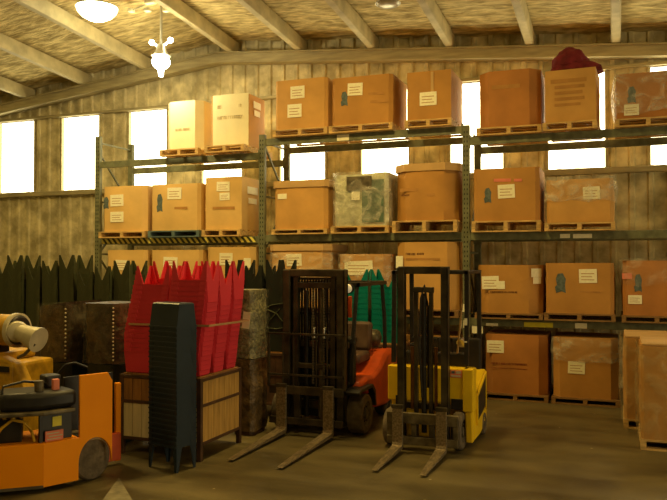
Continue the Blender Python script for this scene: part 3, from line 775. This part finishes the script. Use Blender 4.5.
for x in (-3.45, -3.31):
    b = NB()
    for k in range(34): bx(b, x-.012, x+.012, 8.325, 8.34, .62+k*.034, .62+k*.034+.024)
    obj('chain', b, 'hub', T)
for i, x in enumerate((-3.43, -3.30)):
    b = NB(); cyl(b, (x,8.31,1.18), (x,8.31,1.29), .016, n=10); cyl(b, (x,8.31,1.29), (x+.02,8.31,1.31), .016, .004, n=10); obj('chain_anchor', b, 'chrome', T, smooth=True)
# carriage, backrest, forks
b = NB(); bx(b, -3.98, -3.02, 8.20, 8.25, .50, .60); bx(b, -3.98, -3.02, 8.20, 8.25, .14, .22)
for x in (-3.62, -3.26): bx(b, x-.04, x+.04, 8.22, 8.28, .16, .56)
car = obj('carriage', b, 'mast', T, bevel=.006)
b = NB(); bx(b, -4.0, -3.0, 8.20, 8.225, 1.215, 1.24)
for x in (-3.99, -3.01): bx(b, x-.014, x+.014, 8.20, 8.23, .58, 1.24)
bx(b, -4.0, -3.0, 8.20, 8.22, .72, .745)
for x in (-3.80,-3.66,-3.36,-3.22): bx(b, x-.008, x+.008, 8.203, 8.218, .60, 1.22)
obj('load_backrest', b, 'mast', car, bevel=.003)
def fork(par, x, y0, L, zt_, w=.12):
    b = NB()
    prof = [(y0, zt_), (y0, .075), (y0-.03, .04), (y0-L, .02), (y0-L, .028), (y0-.06, .088), (y0-.045, .12), (y0-.045, zt_)]
    prism(b, prof, 'x', x-w/2, x+w/2)
    for v in b.verts:
        if v.co.y < y0-L+.01: v.co.x = x+(v.co.x-x)*.55
    o = obj('fork', b, 'steel', par, bevel=.004)
    h = NB(); bx(h, x-w/2-.006, x+w/2+.006, y0-.052, y0-.001, zt_-.012, zt_+.03); obj('fork_hook', h, 'mast', o, bevel=.004)
fork(T, -3.80, 8.195, 1.30, .60, .125); fork(T, -3.19, 8.195, 1.38, .60, .125)
# chassis and counterweight
b = NB(); bx(b, -3.92, -3.06, 8.55, 9.3, .18, .62); obj('chassis', b, 'black', T, bevel=.02)
b = NB(); prism(b, [(8.62,.50),(8.62,.62),(8.85,.66),(9.15,.64),(9.45,.72),(9.75,.86),(10.05,.90),(10.2,.80),(10.24,.5),(10.15,.2),(9.7,.16),(9.25,.2),(9.05,.38),(8.75,.52)], 'x', -3.99, -2.93)
obj('counterweight', b, 'red', T, bevel=.045, smooth=True)
b = NB(); bx(b, -3.9, -3.02, 8.62, 8.70, .55, 1.12); bx(b, -3.86, -3.06, 8.60, 8.86, 1.08, 1.16); obj('dashboard', b, 'black', T, bevel=.02)
b = NB(); tube(b, [(-3.46+.16*math.cos(a_), 8.92+.04*math.sin(a_), 1.20+.15*math.sin(a_)) for a_ in [2*PI*k/20 for k in range(20)]]+[(-3.30,8.92,1.20)], .014); cyl(b, (-3.46,8.92,1.2),(-3.46,8.80,1.1), .02, n=10)
bar(b, (-3.62,8.92,1.2), (-3.30,8.92,1.2), .02); obj('steering_wheel', b, 'vinyl', T, smooth=True)
b = NB(); bx(b, -3.72, -3.14, 9.15, 9.62, .76, .90); obj('seat', b, 'brownseat', T, bevel=.04, smooth=True)
b = NB(); bx(b, -3.70, -3.14, 9.62, 9.74, .88, 1.28, Matrix.Rotation(-.16,3,'X')); obj('seat_back', b, 'brownseat', T, bevel=.045, smooth=True)
# overhead guard
for x in (-3.90, -3.05):
    b = NB(); tube(b, [(x,8.60,.6),(x,8.66,1.2),(x,8.80,1.80)], .028); obj('guard_post', b, 'black', T, smooth=True)
    b = NB(); tube(b, [(x,10.0,.88),(x,9.98,1.3),(x,9.86,1.80)], .028); obj('guard_post', b, 'black', T, smooth=True)
b = NB()
for x in (-3.93,-3.02): bx(b, x-.025, x+.025, 8.76, 9.92, 1.79, 1.84)
bx(b, -3.95, -3.0, 8.76, 8.82, 1.79, 1.84); bx(b, -3.95, -3.0, 9.86, 9.92, 1.79, 1.84)
for k in range(7): x = -3.82+.12*k; bx(b, x-.012, x+.012, 8.80, 9.88, 1.81, 1.83)
obj('overhead_guard', b, 'black', T, bevel=.005)
b = NB(); bx(b, -3.075, -3.03, 8.53, 8.57, 1.42, 1.68); obj('signal_strip', b, 'red', T, bevel=.008)
b = NB(); cyl(b, (-3.12,8.73,1.77), (-3.12,8.66,1.77), .06, .065); o = obj('headlamp', b, 'black', T, smooth=True)
b = NB(); lathe(b, [(0,.055),(.012,.045),(.018,.01)], (-3.12,8.66,1.77), (0,-1,0)); obj('lens', b, 'headlamp', o, smooth=True)
b = NB(); cyl(b, (-3.80,8.73,1.77), (-3.80,8.66,1.77), .06, .065); obj('headlamp', b, 'black', T, smooth=True)
# LP cylinder on the counterweight
b = NB(); lathe(b, [(0,.04),(.03,.10),(.07,.12),(.63,.12),(.67,.10),(.70,.04)], (-3.80,9.98,1.03), (1,0,0)); obj('gas_cylinder', b, 'carriage', T, smooth=True)
def wheel(par, c, r, w, tm='rubber', side=1, name='wheel'):
    b = NB(); x, y, z = c
    prof = [(-w/2,r*.62),(-w/2,r*.9),(-w/2+.02,r*.985),(-w*.15,r),(w*.15,r),(w/2-.02,r*.985),(w/2,r*.9),(w/2,r*.62),(w/2-.02,r*.58),(-w/2+.02,r*.58)]
    lathe(b, prof, c, (1,0,0), 36); o = obj(name, b, tm, par, smooth=True)
    h = NB(); xs_ = x+side*(w/2-.012); lathe(h, [(-.03*side,r*.60),(0,r*.58),(-.02*side,r*.5),(-.025*side,r*.25),(.01*side,r*.22),(.015*side,r*.08)], (xs_,y,z), (1,0,0), 24)
    for k in range(6):
        a_ = k*PI/3; cyl(h, (xs_-.02*side, y+r*.38*math.cos(a_), z+r*.38*math.sin(a_)), (xs_+.004*side, y+r*.38*math.cos(a_), z+r*.38*math.sin(a_)), .012, n=8)
    obj('wheel_hub', h, 'hub', o, smooth=True)
    return o
wheel(T, (-2.955,8.62,.245), .245, .20, 'tyre2', 1); wheel(T, (-3.945,8.62,.245), .245, .20, 'tyre2', -1)
wheel(T, (-3.04,9.85,.19), .19, .14, 'rubber', 1); wheel(T, (-3.88,9.85,.19), .19, .14, 'rubber', -1)
b = NB(); prism(b, [(8.36,.50),(8.42,.53),(8.85,.53),(8.95,.44),(8.98,.28),(9.02,.28),(8.99,.48),(8.88,.57),(8.40,.57),(8.34,.54)], 'x', -3.06, -2.86); obj('mudguard', b, 'black', T, bevel=.006)

# ------------------------------------------------------------------ yellow forklift
T = thing('forklift', 'yellow stand-up forklift with open mast and short forks', 'forklift', (-2.0, 8.8, 0))
b = NB()
for x, s in ((-2.265,-1), (-1.77,1)):
    bx(b, x-.038, x+.038, 8.02, 8.05, .12, 2.04); bx(b, x-.038, x+.038, 8.11, 8.14, .12, 2.04); bx(b, x+s*.032-.006, x+s*.032+.006, 8.02, 8.14, .12, 2.04)
outer = obj('outer_mast', b, 'mast', T, bevel=.004)
for q in ((8.08,8.15,1.97,2.05),(8.13,8.18,.45,.52)):
    b = NB(); bx(b, -2.31, -1.73, *q); obj('cross_member', b, 'mast', outer, bevel=.008)
b = NB()
for x in (-2.10, -1.93): bx(b, x-.02, x+.02, 8.06, 8.12, .15, 1.80)
obj('inner_mast', b, 'mast', T, bevel=.004)
b = NB(); bx(b, -2.13, -1.90, 8.05, 8.12, 1.76, 1.82); obj('inner_cross_member', b, 'mast', T, bevel=.006)
b = NB(); cyl(b, (-2.015,8.10,.2), (-2.015,8.10,1.75), .030); obj('lift_cylinder', b, 'black', T, smooth=True)
for x in (-2.155, -1.885):
    b = NB(); cyl(b, (x,8.12,.45), (x,8.12,1.15), .02, n=12); obj('side_cylinder', b, 'hydr', T, smooth=True)
b = NB(); tube(b, [(-2.02,8.03,.6),(-2.05,8.02,1.2),(-2.03,8.02,1.70),(-2.0,8.06,1.84),(-1.97,8.10,1.6),(-1.97,8.10,.7)], .012); obj('hose', b, 'black', T, smooth=True)
b = NB(); bx(b, -2.40, -1.60, 7.93, 7.975, .32, .44); bx(b, -2.40, -1.60, 7.93, 7.975, .09, .18)
for x in (-2.1, -1.9): bx(b, x-.03, x+.03, 7.96, 8.02, .12, .42)
bx(b, -2.40, -2.34, 7.94, 7.975, .12, .40); bx(b, -1.66, -1.60, 7.94, 7.975, .12, .40)
obj('carriage', b, 'carriage', T, bevel=.008)
fork(T, -2.265, 7.925, .86, .50, .115); fork(T, -1.775, 7.925, .86, .50, .115)
b = NB(); bx(b, -2.50, -1.56, 8.30, 8.46, .50, .90)
prism(b, [(8.30,.50),(8.46,.50),(8.46,.06),(8.36,.06)], 'x', -1.60, -1.52)
bx(b, -1.62, -1.50, 8.28, 8.50, .42, .90)
obj('front_cowl', b, 'yellow', T, bevel=.015)
for xq in (-1.75, -2.40):
    b = NB(); bx(b, xq, xq+.13, 8.285, 8.298, .44, .56); obj('light_recess', b, 'black', T, bevel=.004)
b = NB(); bx(b, -1.76, -1.63, 8.290, 8.298, .80, .88); o = obj('maker_plate', b, 'pink', T)
b = NB(); bx(b, -1.695, -1.64, 8.286, 8.290, .845, .872); bx(b, -1.75, -1.64, 8.286, 8.290, .81, .825); obj('plate_print', b, 'pale', o)
b = NB(); bx(b, -1.744, -1.71, 8.286, 8.290, .845, .872); obj('plate_print', b, 'mark', o)
b = NB(); prism(b, [(8.46,.06),(8.46,.52),(8.62,.60),(9.25,.78),(9.32,.70),(9.32,.14),(8.9,.06)], 'x', -2.50, -1.52); obj('body', b, 'yellow', T, bevel=.02)
b = NB(); prism(b, [(8.60,.26),(8.60,.55),(9.15,.71),(9.15,.34)], 'x', -1.523, -1.505); obj('side_vent', b, 'black', T, bevel=.004)
b = NB(); prism(b, [(8.56,.22),(8.56,.58),(9.19,.76),(9.19,.30),(9.15,.34),(9.15,.71),(8.60,.55),(8.60,.26)], 'x', -1.520, -1.498); obj('vent_frame', b, 'yellow', T, bevel=.003)
b = NB(); bx(b, -2.46, -1.58, 9.22, 9.32, .7, 1.15); obj('rear_cover', b, 'black', T, bevel=.02)
b = NB(); bx(b, -2.42, -1.62, 8.48, 8.62, .9, 1.05); obj('dashboard', b, 'black', T, bevel=.02)
b = NB(); tube(b, [(-2.2+.11*math.cos(k*PI/9), 8.64+.11*math.sin(k*PI/9), 1.12) for k in range(19)], .012); cyl(b, (-2.2,8.64,1.0),(-2.2,8.64,1.12), .02, n=10); bar(b, (-2.3,8.64,1.12),(-2.1,8.64,1.12), .016); obj('steering_wheel', b, 'vinyl', T, smooth=True)
b = NB()
for k in range(3): cyl(b, (-1.95+.08*k,8.56,1.04), (-1.95+.08*k,8.52,1.19), .008, n=8); cyl(b, (-1.95+.08*k,8.52,1.18),(-1.95+.08*k,8.515,1.22), .018, n=10)
obj('control_levers', b, 'black', T, smooth=True)
for x in (-2.46, -1.60):
    b = NB(); bar(b, (x,8.42,.92), (x,8.46,1.97), .05, .05); obj('guard_post', b, 'black', T, bevel=.006)
    b = NB(); bar(b, (x,9.28,.75), (x,9.24,1.97), .05, .05); obj('guard_post', b, 'black', T, bevel=.006)
b = NB()
for x in (-2.46,-1.60): bx(b, x-.025, x+.025, 8.42, 9.28, 1.96, 2.0)
bx(b, -2.48, -1.58, 8.42, 8.47, 1.96, 2.0); bx(b, -2.48, -1.58, 9.23, 9.28, 1.96, 2.0)
for k in range(7): x = -2.35+.107*k; bx(b, x-.01, x+.01, 8.45, 9.25, 1.97, 1.99)
obj('overhead_guard', b, 'black', T, bevel=.005)
b = NB(); bar(b, (-1.72,8.50,1.05), (-1.66,8.48,1.62), .012, .055, (0,1,0)); obj('clipboard_arm', b, 'lid', T)
b = NB(); lathe(b, [(0,.055),(.02,.05),(.09,.02)], (-1.68,8.50,1.16), (.1,.5,.3), 14); obj('spot_lamp', b, 'chrome', T, smooth=True)
for q in ((1.10,1.20),(1.38,1.46)):
    b = NB(); bx(b, -1.62,-1.59, 8.405,8.425, *q); obj('warning_label', b, 'paper', T)
wheel(T, (-1.66,8.27,.21), .21, .11, 'tyre2', 1); wheel(T, (-2.44,8.27,.21), .21, .11, 'tyre2', -1)
wheel(T, (-1.56,9.12,.135), .135, .10, 'tyre2', 1, 'rear_wheel'); wheel(T, (-2.42,9.12,.135), .135, .10, 'tyre2', -1, 'rear_wheel')

# ------------------------------------------------------------------ orange tow tractor (local frame: x to the rear, y across)
ang = math.radians(64)
T = thing('tow_tractor', 'low orange electric tow tractor with black seat deck, at the left edge', 'vehicle', (-4.88, 5.37, 0), None, ang)
def lobj(name, b, m, par, **k): return obj(name, b, m, par, world=False, **k)
NX_, NY_ = -.906, .423                       # direction of the tapered nose
def nz_(t, off=0): return (NX_*t+NY_*off, NY_*t-NX_*off)
b = NB()
arch = [(.50+.165*math.cos(a_), .20+.225*math.sin(a_)) for a_ in [PI*(1-k/18) for k in range(19)]]
pts = [(0,.05)]+[p for p in arch if p[1] > .05]+[(.672,.16),(.672,.95),(.625,1.03),(.345,1.03),(.345,.445),(0,.445)]
pts.insert(1, (.335,.05))
prism(b, pts, 'y', 0, .03); lobj('side_panel', b, 'orange', T, bevel=.008)
b = NB(); prism(b, [nz_(1.2),(0,0),(0,.03),nz_(1.2,.03)], 'z', .05, .445); lobj('nose_panel', b, 'orange', T, bevel=.006)
b = NB(); prism(b, [nz_(1.2,.04),(0,.034),(.30,.034),(.30,.56),(-1.0,.9)], 'z', .06, .43); lobj('hull', b, 'black', T, bevel=.01)
b = NB(); prism(b, [nz_(1.2,.035),(0,.031),(.34,.031),(.34,.56),(-1.0,.9)], 'z', .43, .447); lobj('deck_plate', b, 'orange', T)
b = NB(); prism(b, [nz_(1.2,-.012),(0,-.012),(0,-.001),nz_(1.2,-.001)], 'z', .045, .07); lobj('skid_edge', b, 'hub', T)
b = NB(); bx(b, -.30, -.06, .22, .50, .45, .66, Matrix.Rotation(-.4,3,'Z')); bat = lobj('battery', b, 'black', T, bevel=.01)
for k in range(3):
    b = NB(); cyl(b, (-.25+.07*k,.27-.02*k,.66), (-.25+.07*k,.27-.02*k,.69), .02, n=10); lobj('cell_cap', b, 'yellow2', bat)
b = NB(); bx(b, -.75, -.42, .40, .62, .45, .68, Matrix.Rotation(-.4,3,'Z')); lobj('motor_cover', b, 'vinyl', T, bevel=.03)
b = NB(); tube(b, [(-.36,.26,.48),(-.30,.20,.60),(-.22,.16,.67),(-.12,.12,.64),(-.07,.09,.55),(-.05,.08,.46)], .014); lobj('cable', b, 'yellow2', T, smooth=True)
b = NB(); tube(b, [(-.6,.36,.48),(-.55,.32,.64),(-.46,.28,.67),(-.40,.25,.60),(-.38,.25,.46)], .013); lobj('cable', b, 'black', T, smooth=True)
b = NB(); bx(b, .02, .30, .07, .12, .45, .70); lobj('terminal_box', b, 'vinyl', T, bevel=.005)
b = NB(); bx(b, .11, .195, .062, .068, .575, .665); lobj('yellow_sticker', b, 'yellowtape', T)
b = NB(); bx(b, .03, .20, .030, .045, .45, .545); st = lobj('warning_box', b, 'pink', T, bevel=.004)
for k, (xa, xb) in enumerate(((.045,.17),(.06,.19),(.045,.16))):
    b = NB(); bx(b, xa, xb, .0275, .0295, .466+.026*k, .475+.026*k); lobj('printed_line', b, 'pale', st)
b = NB(); prism(b, [nz_(1.2,-.01),(0,-.01),(.30,-.01),(.30,.56),(-1.0,.9)], 'z', .70, .735); lobj('seat_deck', b, 'carriage', T, bevel=.01)
for (x, y) in ((-.005,.05),(-.62,.34),(.26,.52)):
    b = NB(); bx(b, x-.015, x+.015, y-.015, y+.015, .45, .70); lobj('deck_post', b, 'black', T)
b = NB(); prism(b, [nz_(.38,.05),(0,.04),(.34,.04),(.34,.42),(-.2,.6)], 'z', .737, .90); lobj('seat_cushion', b, 'vinyl', T, bevel=.045, smooth=True)
b = NB(); tube(b, [(-.30,.2,.90),(-.28,.22,.97),(-.1,.2,1.0),(.1,.25,.96),(.2,.3,.90)], .012); lobj('grab_rail', b, 'vinyl', T, smooth=True)
b = NB(); bx(b, .35, .66, .031, .045, .60, 1.0); lobj('inner_panel', b, 'black', T)
b = NB(); bx(b, .12, .28, .26, .42, .9, 1.02); lobj('control_box', b, 'vinyl', T, bevel=.02)
b = NB(); cyl(b, (.02,.16,.90), (.02,.16,1.00), .04, n=16); lobj('control_knob', b, 'carriage', T, bevel=.006)
b = NB(); bx(b, .14, .20, .12, .17, .90, 1.0); lobj('indicator', b, 'pink', T, bevel=.006)
b = NB(); tube(b, [(.28,.35,1.02),(.33,.30,1.10),(.40,.24,1.12),(.50,.18,1.07)], .012); lobj('tiller_handle', b, 'black', T, smooth=True)
def lwheel(c, r, w, turn=0):
    g = bpy.data.objects.new('wheel', None)
    b = NB()
    lathe(b, [(-w/2,r*.62),(-w/2,r*.9),(-w/2+.015,r*.98),(0,r),(w/2-.015,r*.98),(w/2,r*.9),(w/2,r*.62),(w/2-.02,r*.56),(-w/2+.02,r*.56)], (0,0,0), (0,1,0), 36)
    o = lobj('wheel', b, 'tyre2', T, smooth=True); o.location = c; o.rotation_euler = (0,0,turn)
    h = NB(); lathe(h, [(0,r*.60),(.01,r*.5),(.02,r*.3),(.0,r*.2),(-.01,.01)], (0,-w/2+.012,0), (0,1,0), 24)
    for k in range(5): a_ = k*2*PI/5; cyl(h, (r*.4*math.cos(a_), -w/2+.03, r*.4*math.sin(a_)), (r*.4*math.cos(a_), -w/2+.0, r*.4*math.sin(a_)), .01, n=8)
    lobj('wheel_hub', h, 'hub', o, smooth=True)
    bpy.data.objects.remove(g)
lwheel((.50,.095,.207), .205, .08, .22); lwheel((.50,.48,.207), .205, .09, .50); lwheel((-.75,.55,.12), .12, .08)
b = NB(); bx(b, .34, .66, .22, .36, .12, .42); lobj('axle_housing', b, 'black', T, bevel=.02)
b = NB(); bx(b, .80, .97, .40, .455, .05, .33); lobj('rear_bumper', b, 'red', T, bevel=.006)
b = NB(); bx(b, .93, .99, .44, .49, .03, .84); lobj('guard_post', b, 'orange', T, bevel=.008)
b = NB(); bx(b, .40, .93, .50, .53, .12, .95); lobj('far_side_panel', b, 'black', T, bevel=.008)

# ------------------------------------------------------------------ yellow machine with tank, behind the tractor
T = thing('utility_machine', 'worn yellow machine with a horizontal tank and pale hose end, far left', 'machine', (-6.55, 6.4, 0))
b = NB(); bx(b, -7.25, -5.98, 6.12, 6.75, .12, 1.02); bx(b, -7.25, -6.20, 6.16, 6.71, 1.02, 1.12); obj('body', b, 'yellow2', T, bevel=.035)
b = NB(); prism(b, [(-6.25,1.10),(-5.98,1.02),(-5.80,.70),(-5.80,.55),(-6.0,.55),(-6.25,.9)], 'y', 6.14, 6.30); obj('hood_side', b, 'yellow2', T, bevel=.02)
b = NB(); bx(b, -6.62, -6.02, 6.105, 6.118, .93, .99); obj('panel_recess', b, 'black', T)
b = NB(); lathe(b, [(0,.08),(.03,.15),(.08,.17),(.84,.17),(.88,.16)], (-6.95,6.28,1.36), (1,0,0), 28); tk = obj('tank', b, 'yellow2', T, smooth=True)
b = NB(); lathe(b, [(0,.172),(.0,.188),(.055,.188),(.055,.172)], (-6.10,6.28,1.36), (1,0,0), 28); obj('tank_band', b, 'pale', tk, smooth=True)
b = NB(); lathe(b, [(0,.165),(.02,.15),(.025,.13)], (-6.045,6.28,1.36), (1,0,0), 28); obj('tank_end', b, 'black', tk, smooth=True)
b = NB(); lathe(b, [(-.02,.10),(.03,.115),(.07,.10),(.09,.05),(.095,.005)], (-6.02,6.22,1.355), (.75,-.66,0), 24); obj('hose_cap', b, 'pale', T, smooth=True)
b = NB(); lathe(b, [(0,.09),(.10,.10),(.26,.135),(.27,.135),(.27,.12)], (-5.98,6.22,1.35), (.88,0,-.26), 20); obj('hose_end', b, 'pale', T, smooth=True)
for x in (-6.8, -6.3):
    b = NB(); bx(b, x-.04, x+.04, 6.2, 6.36, 1.11, 1.20); obj('tank_cradle', b, 'black', T)
b = NB(); tube(b, [(-5.98,6.2,1.08),(-5.85,6.15,1.12),(-5.78,6.15,1.18),(-5.74,6.18,1.24)], .018); obj('hose', b, 'carriage', T, smooth=True)
for (x, y) in ((-7.0,6.2),(-6.15,6.2),(-7.0,6.66),(-6.15,6.66)):
    b = NB(); lathe(b, [(-.05,.06),(-.05,.12),(.05,.12),(.05,.06)], (x,y,.12), (0,1,0), 24); obj('wheel', b, 'rubber', T, smooth=True)

# ------------------------------------------------------------------ lamps
def roofz(x, y): return ridge(x)+.22+RS*(WY-y)
def dome(label, u, v, lens, drop=.14, r=.36, group=None, deep=1):
    # place where the view ray meets the plane a little under the roof
    for yy in [WY-.3-.02*k for k in range(400)]:
        p = at(u, v, yy)
        if p.z >= roofz(p.x, yy)-drop-.12 or False: break
    best = min((abs(at(u,v,WY-.3-.02*k).z-(roofz(at(u,v,WY-.3-.02*k).x, WY-.3-.02*k)-drop-.12)), k) for k in range(300))[1]
    y = WY-.3-.02*best; p = at(u, v, y)
    t = thing('ceiling_lamp', label, 'lamp', (p.x, y, p.z), group)
    b = NB(); lathe(b, [(.0,r),(.02,r*.97),(.07,r*.6),(.12,r*.32),(.13,.02)], (0,0,0), (0,0,1), 32); obj('reflector', b, 'lamp_metal', t, smooth=True, world=False)
    b = NB(); lathe(b, [(-.05*deep,.02),(-.045*deep,r*.4),(-.032*deep,r*.7),(-.015*deep,r*.9),(.004,r*.96)], (0,0,0), (0,0,1), 32); obj('lens', b, lens, t, smooth=True, world=False)
    b = NB(); cyl(b, (0,0,.12), (0,0,drop+.30), .05); obj('ballast', b, 'lamp_metal', t, smooth=True, world=False)
    return p
pA = dome('big lit round lamp on the ceiling at upper left', 97, 8, 'sky_lamp', .10, .36, deep=4.5)
pB = dome('small unlit grey round lamp on the ceiling above the middle bay', 388, 4, 'lamp_metal', .06, .20)
# hanging high-bay lamp
Yl = 11.2; pl = at(161, 62, Yl); zr = roofz(pl.x, Yl)
T = thing('hanging_lamp', 'very bright lit lamp hanging below the roof, left of the glare-pale cartons', 'lamp', (pl.x, Yl, pl.z))
b = NB(); bmesh.ops.create_uvsphere(b, u_segments=20, v_segments=12, radius=.125)
for v in b.verts: v.co.z *= .85
obj('globe', b, 'bulb', T, smooth=True, world=False)
b = NB(); cyl(b, (0,0,-.20), (0,0,-.09), .03, .045, n=14); obj('lower_tip', b, 'bulb', T, smooth=True, world=False)
b = NB(); lathe(b, [(.08,.13),(.10,.11),(.17,.07),(.24,.06)], (0,0,0), (0,0,1)); obj('socket', b, 'lamp_metal', T, smooth=True, world=False)
for s in (-1, 1):
    b = NB(); cyl(b, (0,0,.2), (s*.13,0,.27), .014, n=8); bmesh.ops.create_uvsphere(b, u_segments=10, v_segments=8, radius=.04, matrix=Matrix.Translation((s*.15,0,.285))); obj('side_bulb', b, 'bulb', T, smooth=True, world=False)
b = NB(); cyl(b, (0,0,.22), (0,0,(zr-pl.z+.05)/1.3), .018, n=10); obj('stem', b, 'lamp_metal', T, smooth=True, world=False)
T.scale = (1.3,1.3,1.3)
# conduit and junction boxes above it
T = thing('conduit', 'thin electrical conduit with pale boxes under the roof above the hanging lamp', 'conduit', (pl.x, Yl-.2, zr-.1))
b = NB(); tube(b, [(-.42,-.1,-.02),(-.1,-.15,.02),(.5,-.25,.03),(1.2,-.35,-.02)], .012); obj('pipe', b, 'pale', T, smooth=True, world=False)
for (x, y, z, w) in ((-.42,-.1,-.02,.09),(-.08,-.1,-.05,.11),(.12,-.3,.0,.2),(.3,-.1,-.1,.1)):
    b = NB(); bx(b, x-w/2, x+w/2, y-.05, y+.05, z-.03, z+.03); obj('junction_box', b, 'paper', T, bevel=.008, world=False)

# ------------------------------------------------------------------ lights
def area(name, loc, size, power, col, rot=(0,0,0), sy=None):
    l = bpy.data.lights.new(name, 'AREA'); l.energy = power; l.color = col; l.size = size
    if sy: l.shape = 'RECTANGLE'; l.size_y = sy
    o = bpy.data.objects.new(name, l); C.objects.link(o); o.location = loc; o.rotation_euler = rot; return o
WARM = (1, .70, .22)
for i, (x, y, p) in enumerate(((-8.5,8.0,215),(-3.5,8.0,215),(1.5,8.0,215),(-8.0,2,90),(-1.0,2,50))):
    area('unseen_bay_lamp', (x, y, 6.3), .8, p, WARM)  # unseen ceiling lamps added overhead and behind the camera as fill
# unseen open loading door, put in as source of light from the right
b = NB(); bx(b, 7.93, 7.99, 2.6, 7.4, 0, 4.2); struct('unseen_door_1', b, emit('unseen_bright_doorway', (1,.86,.52), .35))
area('unseen_door_daylight', (7.85, 5.0, 2.3), 4.4, 250, (1,.82,.45), (0, PI/2, 0), 3.8)
# lamp above the first view lamp, real bulbs of the two lit fixtures
l = bpy.data.lights.new('hanging_bulb_light', 'POINT'); l.energy = 90; l.color = (1,.85,.5); l.shadow_soft_size = .12
o = bpy.data.objects.new('hanging_bulb_light', l); C.objects.link(o); o.location = (pl.x, Yl-.3, pl.z-.25)
w = bpy.data.worlds.new('World'); sc.world = w; w.use_nodes = True
w.node_tree.nodes['Background'].inputs[0].default_value = (1,.9,.7,1); w.node_tree.nodes['Background'].inputs[1].default_value = 1.0

# ------------------------------------------------------------------ camera
cam = bpy.data.cameras.new('camera'); cam.sensor_width = 36; cam.lens = 36*FOC/667
co = bpy.data.objects.new('camera', cam); C.objects.link(co)
co.location = (0, 0, CAMH); co.rotation_euler = (PI/2+PIT, 0, YAW)
sc.camera = co
sc.view_settings.view_transform = 'Standard'; sc.view_settings.look = 'None'; sc.view_settings.gamma = 1
sc.view_settings.exposure = 0
sc.view_settings.use_curve_mapping = False
